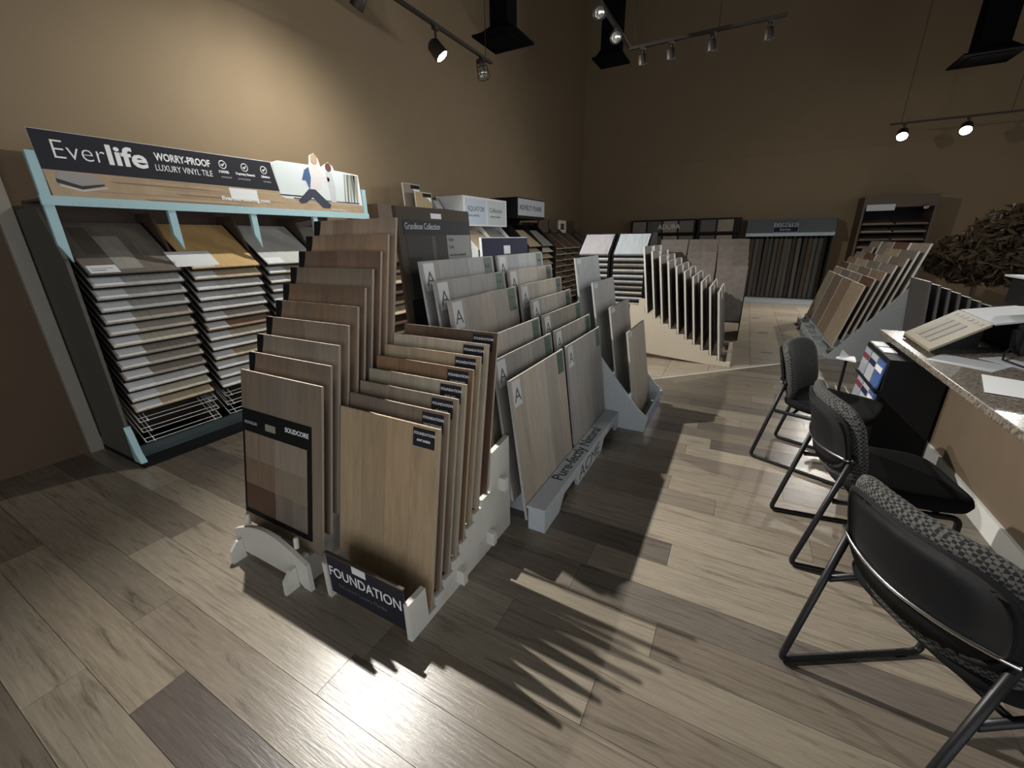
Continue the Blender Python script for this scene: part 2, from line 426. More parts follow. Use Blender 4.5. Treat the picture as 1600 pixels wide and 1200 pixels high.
# ---- rack of brown boards with an arched front (front left)
T_S = math.radians(10.7); HS = .823; WS = .612; SS = 1.33
topsS = [(.824, 1.095), (.871, 1.154), (.916, 1.215), (.966, 1.275), (1.018, 1.332), (1.062, 1.393), (1.108, 1.454), (1.158, 1.514), (1.204, 1.573), (1.254, 1.632)]
sx = -1.866
colS = [(0.242, 0.195, 0.147), (0.183, 0.139, 0.101), (0.242, 0.201, 0.153), (0.224, 0.171, 0.124), (0.230, 0.165, 0.112), (0.183, 0.124, 0.083), (0.212, 0.171, 0.130), (0.177, 0.118, 0.085), (0.283, 0.201, 0.136), (0.319, 0.242, 0.177)]
descS = ['greyish brown', 'brown', 'pale olive brown', 'taupe', 'warm brown', 'chestnut', 'ashy brown', 'dark reddish brown', 'light oak', 'pale tan']
botS = []
for i, ((ty, tz), c) in enumerate(zip(topsS, colS)):
    top = (sx, ty*SS+.014, H+(tz-H)*SS); b = top_to_bottom(top, HS, T_S, 0); botS.append((b.y, b.z))
    o = board('plank_sample_board', descS[i]+' wood-look board, '+ORD[i]+' step up from the arched front panel', 'sample board', 'boards in the arched-front rack', WS, HS, .014, b, 0, T_S, c, n=4, vary=.14)
    if i: # black quarter-round corner tag at the upper corner
        pts = [(-WS/2+.001, -.0165, HS-.002)] + [(-WS/2+.001+.052*math.sin(a), -.0165, HS-.002-.125*math.cos(a)*1) for a in [k*PI/2/8 for k in range(9)]]
        mb = MB().prism(pts, (0, .0025, 0)); link('corner_tag', mb.mesh('corner_tag'), M_BLACK, o)
    if i == 0: S1 = o
r = root('arched_front_rack', (-1.85, 1.2, 0), 'pale MDF stepped stand with arched front panel, holding brown boards', 'display rack')
prof = stair_profile([(b[0]-.008, b[1]) for b in botS], .875, .16, 1.70, 1)
for x in (-2.07, -1.64):
    part('side_panel', MB().prism([(x, p[0], p[1]) for p in prof], (.022, 0, 0)), M_MDF, r)
N = 16
arch = [(-2.13, .86, .03), (-2.13, .86, .15)] + [(-2.13+.57*(k/N), .86, .15+.085*math.sin(PI*k/N)) for k in range(1, N)] + [(-1.56, .86, .15), (-1.56, .86, .0), (-1.61, .86, 0), (-1.65, .86, .03)]
part('front_panel', MB().prism(arch, (0, .02, 0)), M_MDF, r)
for x in (-2.09, -1.66):
    part('foot', MB().prism([(x, .79, 0), (x, .795, .07), (x, .83, .11), (x, .858, .115), (x, .858, 0)], (.02, 0, 0)), M_MDF, r)
for x in (-2.045, -1.66):
    part('peg', MB().lathe([(.012, 0), (.012, .05), (.008, .056)], (x, .893, .19), (0, .1, 1), 10), M_MDF, r)
for yy in (1.3, 1.6): part('cross_rail', MB().box((-2.048, yy, .05), (-1.64, yy+.02, .14)), M_MDF, r)
# swatch card leaning on the first board
cx0, cx1, cz0, cz1 = -WS/2+.008, WS/2-.065, .055, .625
ca = link('swatch_card', MB().box((cx0, -.018, cz0), (cx1, -.0145, cz1)).mesh('swatch_card'), M_BLACK)
ca.matrix_world = S1.matrix_basis.copy()
tag(ca, 'black-framed card with six brown swatches leaning on a board', 'sample card')
def cbox(name, x0, x1, z0, z1, color=None, mat=M_TINT, y0=-.0195, parent=ca): return link(name, MB().box((x0, y0, z0), (x1, -.0178, z1)).mesh(name), mat, parent, color=color)
swc = [[(.27, .205, .145), (.30, .25, .19)], [(.215, .15, .10), (.25, .20, .148)], [(.105, .062, .040), (.21, .175, .14)]]
zt = cz1-.115; zb = cz0+.03; hw = (cx1-cx0-.05)/2
for a in range(3):
    for b_ in range(2):
        zz1 = zt-(zt-zb)*a/3; zz0 = zt-(zt-zb)*(a+1)/3
        link('swatch', MB().box((-hw/2, -.0008, -(zz1-zz0)/2), (hw/2, .0008, (zz1-zz0)/2)).mesh('swatch'), M_WOODV, ca, loc=(cx0+.02+hw*(b_+.5), -.0187, (zz0+zz1)/2), color=swc[a][b_])
text('lettering', 'SOLIDCORE', .032, M_LITE, ca, face_mtx(cx1-.19, -.0183, cz1-.058), .0008)
text('lettering', 'NOVALUX', .022, M_PAPER, ca, face_mtx(cx0+.02, -.0183, cz1-.075), .0004)
cbox('hand_slot', (cx0+cx1)/2-.075, (cx0+cx1)/2+.005, cz1-.085, cz1-.05, mat=M_TRIM)

# ---- grey plank rack facing the aisle, two columns
FX = PI/2
T_A = math.radians(7.2); HA = .82; WA = .735
grey = [(0.346, 0.308, 0.253), (0.248, 0.229, 0.199), (0.329, 0.297, 0.247), (0.288, 0.263, 0.226), (0.293, 0.263, 0.220), (0.276, 0.263, 0.242), (0.311, 0.319, 0.307)]
greyB = [(0.271, 0.263, 0.247), (0.254, 0.229, 0.193), (0.219, 0.191, 0.150), (0.293, 0.269, 0.226), (0.346, 0.308, 0.253), (0.380, 0.336, 0.280), (0.380, 0.403, 0.398)]
botA = []
for i in range(7):
    tx, tz = -.965-.087*i, .866+.0966*i
    for colm, yc, cs in (('A', 2.10, grey), ('B', 2.895, greyB)):
        b = top_to_bottom((tx-.014, yc, tz), HA, T_A, FX)
        if colm == 'A': botA.append((b.x, b.z))
        if colm == 'A' and i == 3: continue
        where = 'column beside the FOUNDATION rack' if colm == 'A' else 'column beside the blue-fronted rack'
        o = board('grey_plank_board', 'grey wood-look board with paper card, '+ORD[i]+' from the lettered bar, '+where, 'sample board', 'grey boards behind the lettered bar', WA, HA, .016, b, FX, T_A, cs[i], n=5, back=M_BACKG, vary=.13)
        s = sticker(o, -WA/2+.018, -WA/2+.105, HA-.155, HA-.012, .016, plain('sleeve_card', (.50, .51, .50), .3), 'sample_card', .002)
        text('lettering', 'A', .11, M_INK, s, face_mtx(-WA/2+.026, -.0185, HA-.13), -.001)
        s = sticker(o, WA/2-.115, WA/2-.025, HA-.145, HA-.008, .016, M_GREEN)
        text('lettering', 'Eco', .035, M_DIM, s, face_mtx(WA/2-.105, -.0178, HA-.07))
r = root('lettered_bar_rack', (-1.1, 2.5, 0), 'grey-white painted rack with lettered front bar, holding two columns of grey boards', 'display rack')
prof = stair_profile([(b[0]+.009, b[1]) for b in botA], -.80, .045, -1.56, -1)
for yy in (1.86, 2.33, 2.68, 3.15):
    part('side_panel', MB().prism([(p[0], yy, p[1]) for p in prof], (0, .02, 0)), M_GREYP, r)
zt = .150
fp = [(1.735, 0), (1.735, zt), (3.265, zt), (3.265, 0), (3.20, 0), (3.14, .085), (2.86, .085), (2.80, .0), (2.27, .0), (2.23, .085), (2.03, .085), (1.95, .0)]
bar = part('lettered_bar', MB().prism([(-.757, p[0], p[1]) for p in fp], (-.018, 0, 0)), M_GREYP, r)
part('bar_top', MB().box((-.868, 1.735, .132), (-.7745, 3.265, zt)), M_GREYP, r)
part('bar_end', MB().prism([(-.858, 1.735, 0), (-.7745, 1.735, 0), (-.7745, 1.735, .132), (-.858, 1.735, .132)], (0, .018, 0)), M_GREYP, r)
part('bar_end', MB().prism([(-.858, 3.247, 0), (-.7745, 3.247, 0), (-.7745, 3.247, .132), (-.858, 3.247, .132)], (0, .018, 0)), M_GREYP, r)
part('floor_rail', MB().box((-1.56, 1.86, .0), (-1.54, 3.17, .3)), M_GREYP, r)
for yy in (2.05, 2.95): part('bar_bracket', MB().box((-.86, yy, .09), (-.79, yy+.02, .132)), M_GREYP, r)
for yy in (1.86, 2.33, 2.68, 3.15): part('link_rail', MB().box((-.87, yy, .0), (-.80, yy+.02, .04)), M_GREYP, r)
off = -wloc(r)
RZ90 = Matrix.Rotation(PI/2, 4, 'Z')
text('lettering', 'Pure-fectly Natural', .105, M_INK, bar, Matrix.Translation(off) @ Matrix.Translation((-.786, 2.05, zt+.0008)) @ RZ90, .0006, stretch=1.02)
text('lettering', 'ACME', .135, M_INK, bar, Matrix.Translation(off) @ Matrix.Translation((-.7563, 2.30, .022)) @ RZ90 @ R90X, -.001, stretch=1.25)
# header signs at the back of that rack
def header_sign(name, label, X, y0, y1, z0, z1, mat, edge, t=.018, tilt=math.radians(3)):
    w_ = y1-y0; h = z1-z0
    o = link(name, MB().box((-w_/2, -t, 0), (w_/2, 0, h)).mesh(name), edge)
    o.matrix_world = Matrix.Translation((X, (y0+y1)/2, z0)) @ pose(FX, tilt)
    tag(o, label, 'sign'); link('face_print', MB().box((-w_/2+.006, -t-.002, .0), (w_/2-.002, -t, h-.006)).mesh('face_print'), mat, o)
    return o, w_, h
o, w_, h = header_sign('collection_sign', 'tall brown Grandiose Collection sign with hand slot and room picture', -1.63, 1.79, 2.49, .45, 1.73, M_BRSIGN, M_BRSIGN)
lk = lambda n, x0, x1, z0, z1, m, p=None, y=-.0215: link(n, MB().box((x0, y, z0), (x1, -.0195, z1)).mesh(n), m, p or o)
lk('hand_slot', -.055, .045, h-.057, h-.028, M_WHITE)
b_ = lk('title_band', -w_/2+.045, w_/2-.004, h-.147, h-.068, M_SLATE)
text('lettering', 'Grandiose Collection', .050, M_PAPER, b_, face_mtx(-w_/2+.06, -.0222, h-.118), fit=.31)
b_ = lk('room_picture', -w_/2+.06, w_/2-.27, h-.50, h-.149, M_TINT); b_.color = (.055, .052, .050, 1)
for (x0, x1, z0, z1, c) in ((-.285, -.18, h-.45, h-.27, (.028, .027, .029)), (-.07, -.035, h-.48, h-.155, (.10, .095, .09)), (-.02, .07, h-.40, h-.34, (.025, .024, .024)), (-.285, .07, h-.498, h-.45, (.03, .027, .025))):
    q = link('picture_shape', MB().box((x0, -.0222, z0), (x1, -.0212, z1)).mesh('picture_shape'), M_TINT, b_, color=c)
b_ = lk('info_card', w_/2-.27, w_/2-.012, h-.50, h-.149, M_TINT); b_.color = (.30, .30, .29, 1)
for k in range(6): text('lettering', ['Style', 'Oak', 'wear layer twenty mil', 'waterproof core plank', 'lifetime residential', 'attached pad'][k], .02 if k > 1 else .03, M_INK, b_, face_mtx(w_/2-.255, -.0222, h-.185-.045*k))
lk('lower_print', -w_/2+.045, w_/2-.004, .02, h-.502, M_BLACK)
o, w_, h = header_sign('navy_sign', 'navy blue sign with white edge and hand slot behind grey boards', -1.60, 2.55, 3.26, .80, 1.566, M_NAVY, M_WHITE)
lk('hand_slot', -.05, .05, h-.12, h-.06, M_WHITE)
text('lettering', 'BIGELOW FLOORS', .075, M_DIM, o, face_mtx(-w_/2+.12, -.0222, h-.23), .002)
part('sign_rail', MB().box((-1.68, 1.86, .30), (-1.56, 3.17, .45)), M_GREYP, r)
part('sign_rail', MB().box((-1.66, 2.55, .45), (-1.57, 3.17, .80)), M_GREYP, r)

# ---- small rack with blue front
T_C = math.radians(9); HC = .80; WC = .62
botC = []
for i, c in enumerate([(.32, .29, .235), (.20, .185, .165), (.265, .265, .255), (.29, .315, .325)]):
    b = top_to_bottom((-.765-.158*i, 3.665, .815+.193*i), HC, T_C, FX); botC.append((b.x, b.z))
    o = board('tall_plank_board', ['warm grey', 'dark taupe', 'mid grey', 'bluish grey'][i]+' streaked board in the white rack with blue front lip', 'sample board', 'boards in the blue-fronted rack', WC, HC, .016, b, FX, T_C, c, n=4, back=M_BACKG, vary=.07)
    sticker(o, -WC/2+.02, -WC/2+.12, HC-.05, HC-.012, .016, M_PAPER)
r = root('blue_front_rack', (-.9, 3.65, 0), 'white rack with slanting sides and blue front lip beside the aisle', 'display rack')
pf = [(-.535, 0), (-.515, .13), (-.60, .20), (-1.22, .95), (-1.34, .95), (-1.34, 0)]
for yy in (3.275, 4.015): part('side_panel', MB().prism([(p[0], yy, p[1]) for p in pf], (0, .014, 0)), M_GREYP, r)
part('front_lip', MB().hexa([(-.56, 3.289, .0), (-.535, 3.289, .0), (-.535, 4.015, .0), (-.56, 4.015, .0), (-.54, 3.289, .14), (-.518, 3.289, .14), (-.518, 4.015, .14), (-.54, 4.015, .14)]), M_GREYP, r)
bl = part('blue_print', MB().hexa([(-.5345, 3.31, .005), (-.5325, 3.31, .005), (-.5325, 4.0, .005), (-.5345, 4.0, .005), (-.519, 3.31, .13), (-.516, 3.31, .13), (-.516, 4.0, .13), (-.519, 4.0, .13)]), plain('blue_violet_print', (.10, .11, .32), .4, noise=.35, scale=9), r)
for i, (bx, bz) in enumerate(botC):
    part('step', MB().box((bx-.035, 3.289, bz-.02), (bx+.05, 4.015, bz)), M_GREYP, r)
    part('step_riser', MB().box((bx-.045, 3.289, max(0, bz-.02)), (bx-.035, 4.015, bz+.05)), M_GREYP, r)

# ------------------------------------------------------------------ waterfall sample displays
def slab_mesh(w_, l, t):
    k = ('slab', w_, l, t)
    if k not in BM: BM[k] = MB().box((-w_/2, 0, -t), (w_/2, l, 0)).mesh('vinyl_sample')
    return BM[k]
def waterfall(rack, frontpos, facing, w_, l, t, slope, ztop, dz, n, colors, labelf, group, traymat=M_BLACK, stick=True, empty=0, face=M_WOODH, tray=True, catname='vinyl_sample'):
    """tilted samples one above the other; local y runs up the slope from the front edge. frontpos (x,y) of the front edge"""
    B = Matrix.Rotation(facing, 4, 'Z') @ Matrix.Rotation(slope, 4, 'X')
    out = []
    for i in range(n):
        z = ztop - dz*i
        if tray:
            tm = BM.setdefault(('tray', w_, l), MB().box((-w_/2-.012, -.005, -t-.012), (w_/2+.012, l+.005, -t)).box((-w_/2-.012, -.005, -t), (-w_/2-.002, l+.005, .004)).box((w_/2+.002, -.005, -t), (w_/2+.012, l+.005, .004)).mesh('tray'))
        P = Matrix.Translation((frontpos[0], frontpos[1], z)) @ B
        if i >= n-empty:
            wm = ('wire', w_, l)
            if wm not in BM:
                m = MB()
                for yy in (.0, .035): m.tube([(-w_/2, yy, 0), (w_/2, yy, 0)], .003, 5)
                m.tube([(-w_/2+.05, -.01, .0), (-w_/2+.05, l, 0)], .003, 5); m.tube([(w_/2-.05, -.01, 0), (w_/2-.05, l, 0)], .003, 5)
                m.tube([(-w_/2, 0, 0), (-w_/2, l, 0)], .003, 5); m.tube([(w_/2, 0, 0), (w_/2, l, 0)], .003, 5)
                m.tube([(-w_/2, l, 0), (w_/2, l, 0)], .003, 5)
                BM[wm] = m.mesh('wire_tray')
            q = link('wire_tray', BM[wm], M_WIRE, rack); q.matrix_local = Matrix.Translation(-wloc(rack)) @ P
            continue
        if tray:
            q = link('tray', tm, traymat, rack); q.matrix_local = Matrix.Translation(-wloc(rack)) @ P
        c = colors(i)
        o = link(catname, slab_mesh(w_, l, t), face, color=c[1]); o.matrix_world = P
        tag(o, labelf(i, c[0]), 'floor sample', group)
        if stick:
            sm = BM.setdefault(('stk', w_), MB().box((-w_/2+.015, .008, 0), (-w_/2+.17, .085, .0015)).mesh('label_sticker'))
            link('label_sticker', sm, M_WHITE, o)
        out.append(o)
    return out
LIGHTS = [('pale grey', (.46, .46, .44)), ('cream', (.60, .54, .43)), ('light oak', (.52, .42, .28)), ('white ash', (.66, .66, .63)), ('taupe', (.30, .26, .22)), ('greige', (.42, .38, .32)), ('warm brown', (.30, .20, .13))]

# ---- EVERLIFE display on the left wall
ev = root('vinyl_tile_display', (-4.0, 2.28, 0), 'tall pale blue vinyl tile display with long EVERLIFE header against the wall', 'display rack')
EX, EY0, EY1 = -3.76, 1.085, 3.50
STEP = (EY1-EY0)/4
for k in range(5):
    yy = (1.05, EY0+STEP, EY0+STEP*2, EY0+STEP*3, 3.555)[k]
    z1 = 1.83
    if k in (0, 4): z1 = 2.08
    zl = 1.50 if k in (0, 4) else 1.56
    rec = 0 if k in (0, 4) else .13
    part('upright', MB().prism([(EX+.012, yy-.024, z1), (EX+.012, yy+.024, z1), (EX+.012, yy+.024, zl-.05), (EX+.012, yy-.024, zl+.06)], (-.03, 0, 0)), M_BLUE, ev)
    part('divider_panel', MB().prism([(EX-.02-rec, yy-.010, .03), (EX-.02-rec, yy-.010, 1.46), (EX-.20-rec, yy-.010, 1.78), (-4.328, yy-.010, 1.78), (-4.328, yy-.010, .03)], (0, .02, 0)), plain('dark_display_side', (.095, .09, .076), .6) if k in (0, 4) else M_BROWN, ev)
for k in (0, 4):
    yy = (1.05, 0, 0, 0, 3.555)[k]
    part('foot', MB().prism([(EX-.02, yy-.02, .03), (EX+.085, yy-.02, .03), (EX+.04, yy-.02, .10), (EX+.005, yy-.02, .24), (EX-.02, yy-.02, .30)], (0, .04, 0)), M_BLUE, ev)
part('top_rail', MB().box((EX-.005, 1.02, 1.785), (EX+.02, 3.585, 1.84)), M_BLUE, ev)
part('back_board', MB().box((-4.340, EY0, .03), (-4.325, EY1, 1.84)), M_BROWN, ev)
part('cap_board', MB().box((-4.33, EY0, 1.825), (EX-.005, EY1, 1.84)), M_BROWN, ev)
part('lower_rail', MB().box((EX-.05, EY0, .03), (EX-.03, EY1, .12)), plain('dark_teal_rail', (.05, .075, .08), .6), ev)
part('base_mat', MB().box((-4.340, EY0-.05, 0), (-3.645, EY1+.08, .03)), M_BLACK, ev)
for k in range(5): part('screw_plate', MB().box((EX+.02, EY0+.10+.05*k, 1.795), (EX+.0212, EY0+.118+.05*k, 1.810)), M_PAPER, ev)
# header: local frame on plane X = EX+.03, leaning slightly
HX = EX+.012
hz0, hz1 = 1.835, 2.20
yA, yB, yC = EY0-.02, 2.83, EY1-.0
outline = [(yA+.02, hz0), (yC+.02, hz0), (yC, 2.215), (3.20, 2.225), (3.185, 2.26), (3.135, 2.288), (3.085, 2.26), (3.045, 2.235), (3.025, 2.31), (2.985, 2.348), (2.935, 2.32), (2.915, 2.24), (2.60, 2.235), (2.55, 2.215), (yA, hz1)]
hd = part('header_sign', MB().prism([(HX, p[0], p[1]) for p in outline], (-.008, 0, 0)), M_WHITE, ev)
hp = lambda n, pts, mat, d=.0012, c=None, lay=0: part(n, MB().prism([(HX+.0005+.0006*lay+d, p[0], p[1]) for p in pts], (-d, 0, 0)), mat, hd, c)
hp('slate_band', [(yA+.008, 1.985), (2.57, 1.985), (2.53, 2.21), (yA+.001, hz1-.002)], M_SLATE)
hp('wood_print', [(yA+.018, hz0+.002), (yC+.018, hz0+.002), (yC+.01, 1.92), (2.62, 1.93), (2.60, 1.985), (yA+.01, 1.985)], M_WOODV, c=(.40, .30, .19))
for k in range(9):
    z0 = hz0+.006+.016*k; y0 = yA+.2+rnd()*1.6
    hp('plank_print', [(y0, z0), (y0+.5+rnd()*.4, z0), (y0+.5, z0+.010), (y0-.05, z0+.010)], M_TINT, c=[(.24, .17, .11), (.46, .36, .24), (.34, .25, .16)][k % 3], lay=1)
hp('sofa_print', [(2.545, 2.205), (2.60, 2.233), (2.92, 2.235), (3.45, 2.21), (3.47, 1.93), (2.62, 1.93), (2.575, 1.95)], M_TINT, c=(.60, .66, .67), lay=1)
hp('sofa_shadow', [(2.70, 1.93), (3.47, 1.93), (3.47, 1.94), (2.70, 1.945)], M_TINT, c=(.15, .14, .13), lay=2)
for k in range(5): hp('foliage_print', [(3.28+.04*k, 1.93), (3.30+.04*k, 1.93), (3.33+.04*k, 2.205), (3.31+.03*k, 2.205)], M_TINT, c=(.16, .17, .14) if k % 2 else (.30, .31, .27), lay=2)
def circ(cy, cz, ry, rz, n=14): return [(cy+ry*math.cos(2*PI*k/n), cz+rz*math.sin(2*PI*k/n)) for k in range(n)]
hp('figure_print', [(2.845, 2.06), (2.885, 2.20), (2.945, 2.26), (3.005, 2.24), (3.055, 2.16), (3.125, 2.15), (3.125, 2.12), (3.035, 2.10), (3.005, 2.02), (2.915, 2.03)], M_TINT, c=(.62, .60, .60), lay=3)
hp('sleeve_print', [(2.815, 2.10), (2.855, 2.19), (2.905, 2.22), (2.915, 2.13), (2.885, 2.02), (2.855, 2.10)], M_TINT, c=(.06, .12, .24), lay=4)
hp('trousers_print', [(2.745, 1.92), (2.875, 2.03), (2.945, 2.03), (3.105, 1.90), (3.085, 1.87), (3.005, 1.87), (2.905, 1.96), (2.825, 1.905), (2.765, 1.895)], M_TINT, c=(.05, .055, .08), lay=4)
hp('head_print', circ(2.98, 2.295, .038, .048), M_TINT, c=(.42, .30, .20), lay=4)
hp('head_print', circ(3.13, 2.243, .036, .04), M_TINT, c=(.12, .06, .05), lay=4)
hp('figure_print', [(3.095, 2.20), (3.165, 2.20), (3.185, 2.07), (3.175, 1.93), (3.115, 1.93), (3.105, 2.07)], M_TINT, c=(.50, .52, .53), lay=3)
hp('tile_stack_print', [(1.14, 1.985), (1.30, 1.975), (1.345, 1.93), (1.23, 1.905), (1.12, 1.94)], M_TINT, c=(.33, .32, .31), lay=2)
hp('tile_stack_print', [(1.12, 1.94), (1.23, 1.905), (1.345, 1.925), (1.345, 1.915), (1.23, 1.885), (1.12, 1.915)], M_TINT, c=(.05, .05, .05), lay=2)
hp('tile_stack_print', [(1.13, 1.91), (1.23, 1.883), (1.355, 1.908), (1.355, 1.90), (1.23, 1.872), (1.13, 1.895)], M_TINT, c=(.55, .54, .52), lay=2)
hp('paper_note', [(2.13, 1.975), (2.36, 1.975), (2.36, 1.89), (2.14, 1.89)], M_WHITE, lay=3)
off = -(wloc(hd))
def ht(s, size, y, z, mat=M_LITE, bold=0, st=1.0, lay=1, name='lettering', fit=None):
    return text(name, s, size, mat, hd, Matrix.Translation(off) @ Matrix.Translation((HX+.0022+.0006*lay, y, z)) @ RZ90 @ R90X, bold, stretch=st, fit=fit)
ht('Ever', .150, 1.148, 2.052, bold=-.0022, fit=.245); ht('life', .160, 1.405, 2.052, bold=.0042, fit=.215)
ht('WORRY-PROOF', .066, 1.668, 2.112, bold=.0018, fit=.362); ht('LUXURY VINYL TILE', .058, 1.66, 2.045, fit=.372)
for k, (a, b_) in enumerate((('100%', 'waterproof'), ('Proprietary Research', 'protection'), ('Lifetime', 'warranty'))):
    yy = (2.085, 2.215, 2.425)[k]
    cyy = (2.122, 2.293, 2.455)[k]
    part('icon_ring', MB().tube([(HX+.003, p[0], p[1]) for p in circ(cyy, 2.14, .026, .028, 18)], .0035, 5, True), M_LITE, hd)
    hp('icon_mark', [(cyy-.014, 2.138), (cyy, 2.126), (cyy+.016, 2.15), (cyy+.008, 2.152), (cyy, 2.138), (cyy-.007, 2.146)], M_LITE, lay=1)
    ht(a, .026, yy, 2.080, bold=.0007, fit=(.075, .155, .075)[k]); ht(b_, .022, yy+.01, 2.045, M_PAPER, fit=(.08, .1, .07)[k])
ht('EverlifeFlooring.com', .040, 2.06, 1.882, bold=.0012, lay=4, fit=.40)
ht('waterproof floors', .024, 3.10, 1.852, lay=4)
SL = math.radians(36.7)
topc = [('dark grey-brown', (.17, .148, .125)), ('honey yellow', (.60, .40, .17)), ('pale whitewash', (.55, .55, .52)), ('grey', (.35, .33, .30))]
c1 = [LIGHTS[0], LIGHTS[0], LIGHTS[0], LIGHTS[5], LIGHTS[5], LIGHTS[1], LIGHTS[4], LIGHTS[5], LIGHTS[4], LIGHTS[3], LIGHTS[1], LIGHTS[2]]
colname = ['in the column beside the door casing', 'in the column under the WORRY-PROOF lettering', 'in the column under the small icons', 'in the end column behind the brown boards']
for c in range(4):
    def cf(i, c=c):
        if i == 0: return topc[c]
        if c == 0: return c1[(i-1) % len(c1)]
        if c == 1: return [LIGHTS[2], LIGHTS[3], LIGHTS[3], LIGHTS[3], LIGHTS[5], LIGHTS[6], LIGHTS[1], LIGHTS[3]][(i-1) % 8]
        return LIGHTS[(i*3+c) % 7]
    def lf(i, cn, c=c):
        return (cn+' vinyl sample on the topmost tray '+colname[c]) if i == 0 else (cn+' vinyl sample, '+ORD[i]+' tray down, '+colname[c])
    ss = waterfall(ev, (EX+.01, EY0+STEP*(c+.5)), FX, .53, .56, .010, SL, 1.372, .0815, 16, cf, lf, 'vinyl samples on the EVERLIFE display', empty=3)
    if c == 0:
        for (xx, yy, ww, ll, cc) in ((-.02, .04, .14, .36, (.34, .32, .285)), (-.14, .2, .1, .3, (.125, .105, .088)), (.15, .05, .09, .45, (.20, .175, .145))):
            link('plank_strip', MB().box((xx-ww/2, yy, 0), (xx+ww/2, yy+ll, .001)).mesh('plank_strip'), M_WOODH, ss[0], color=cc)
        lab = link('price_lines', MB().box((-.235, .03, .0015), (-.16, .036, .002)).box((-.235, .05, .0015), (-.12, .054, .002)).mesh('price_lines'), M_INK, ss[0])
    if c == 1:
        pap = link('paper_sheet', MB().box((-.36, .02, .0040), (-.05, .20, .0050)).mesh('paper_sheet'), M_WHITE)
        pap.matrix_world = Matrix.Translation((EX+.01, EY0+STEP*1.5, 1.372)) @ Matrix.Rotation(FX, 4, 'Z') @ Matrix.Rotation(SL, 4, 'X')
        tag(pap, 'blank white sheet lying on the honey yellow top sample', 'paper')

# ---- displays further along the left wall
def simple_display(name, label, y0, y1, xf, ztop, mat, ncol, zs, n, dz, cols, what, header=None, slope=SL, l=.5, shelf=M_BLACK):
    r = root(name, ((xf-4.36)/2-.0, (y0+y1)/2, 0), label, 'display rack')
    st = (y1-y0)/ncol
    for k in range(ncol+1):
        yy = y0+st*k
        part('divider_panel', MB().prism([(xf-.02, yy-.012, .05), (xf-.02, yy-.012, zs+.02), (xf-.42, yy-.012, zs+.40), (-4.37, yy-.012, zs+.40), (-4.37, yy-.012, .05)], (0, .024, 0)), mat, r)
    part('back_board', MB().box((-4.385, y0, .05), (-4.37, y1, ztop)), mat, r)
    part('base', MB().box((-4.37, y0-.01, 0), (xf, y1+.01, .05)), mat, r)
    if header:
        part('header_box', MB().box((-4.37, y0-.012, header[0]), (xf-(header[3] if len(header) > 3 else .25), y1+.012, header[1])), header[2], r)
    for c in range(ncol):
        waterfall(r, (xf-.02, y0+st*(c+.5)), FX, st-.055, l, .012, slope, zs, dz, n, lambda i, c=c: cols[(i*2+c*3) % len(cols)], lambda i, cn, c=c: cn+' sample, '+(ORD[i]+' shelf down, ' if i else 'top shelf, ')+ORD[c]+' column of the '+what, 'samples on the '+what, traymat=shelf, stick=False)
    return r
DARKS = [('dark walnut', (.07, .045, .03)), ('espresso', (.05, .035, .028)), ('olive brown', (.11, .085, .05)), ('rust brown', (.12, .07, .045))]
MIXED = [('pale oak', (.45, .37, .26)), ('charcoal', (.09, .085, .08)), ('sand', (.42, .36, .27)), ('grey', (.28, .27, .25))]
simple_display('brown_sample_display', 'dark brown sample display between EVERLIFE display and white header display', 3.85, 5.35, -3.85, 1.96, M_BROWN, 2, 1.30, 8, .13, DARKS+MIXED[:2], 'plain brown display', header=(1.72, 1.965, M_BROWN, .0))
r = simple_display('white_header_display', 'white sample display with two pale blue printed header panels', 5.62, 6.95, -3.62, 2.20, M_WHITE, 2, 1.40, 10, .12, MIXED, 'white header display', header=(1.76, 2.19, M_WHITE))
for k, (a, b_) in enumerate((('EQUATOR', 'luxury vinyl tile'), ('Collection', 'waterproof plank'))):
    y0 = 5.68+.64*k
    q = part('header_print', MB().box((-3.868, y0, 1.79), (-3.864, y0+.58, 2.16)), plain('pale_blue_print', (.52, .62, .74), .5) if k == 0 else plain('pale_grey_print', (.55, .60, .64), .5), r)
    off = -wloc(q)
    text('lettering', a, .10, M_INK, q, Matrix.Translation(off) @ Matrix.Translation((-3.8632, y0+.05, 1.98)) @ RZ90 @ R90X)
    text('lettering', b_, .05, M_INK, q, Matrix.Translation(off) @ Matrix.Translation((-3.8632, y0+.06, 1.90)) @ RZ90 @ R90X)
r = simple_display('black_header_display', 'sample display with black box header bearing a white lettered panel', 7.25, 8.45, -3.55, 2.28, M_BLACK, 2, 1.42, 10, .12, MIXED+LIGHTS[:3], 'black header display', header=(1.92, 2.28, M_BLACK))
q = part('header_print', MB().box((-3.798, 7.27, 1.97), (-3.794, 8.44, 2.26)), M_PAPER, r)
off = -wloc(q)
text('lettering', 'NOVELTY PLANK', .125, M_INK, q, Matrix.Translation(off) @ Matrix.Translation((-3.7932, 7.33, 2.07)) @ RZ90 @ R90X, .002)
r = simple_display('dark_wood_display', 'dark wood sample display with four square header plaques near the corner', 8.60, 10.8, -3.55, 1.90, M_BROWN, 4, 1.36, 10, .125, DARKS, 'dark wood display', shelf=M_CREAM)
for k in range(4):
    y0 = 8.62+.55*k
    q = part('header_plaque', MB().box((-4.03, y0, 1.68), (-4.00, y0+.50, 1.96)), M_BROWN if k != 2 else M_MDF, r)
    part('plaque_emblem', MB().box((-4.001, y0+.14, 1.75), (-3.997, y0+.36, 1.89)), M_BRSIGN, q)
    part('plaque_post', MB().box((-4.05, y0+.2, 1.69), (-4.03, y0+.26, 1.85)), M_BROWN, q)
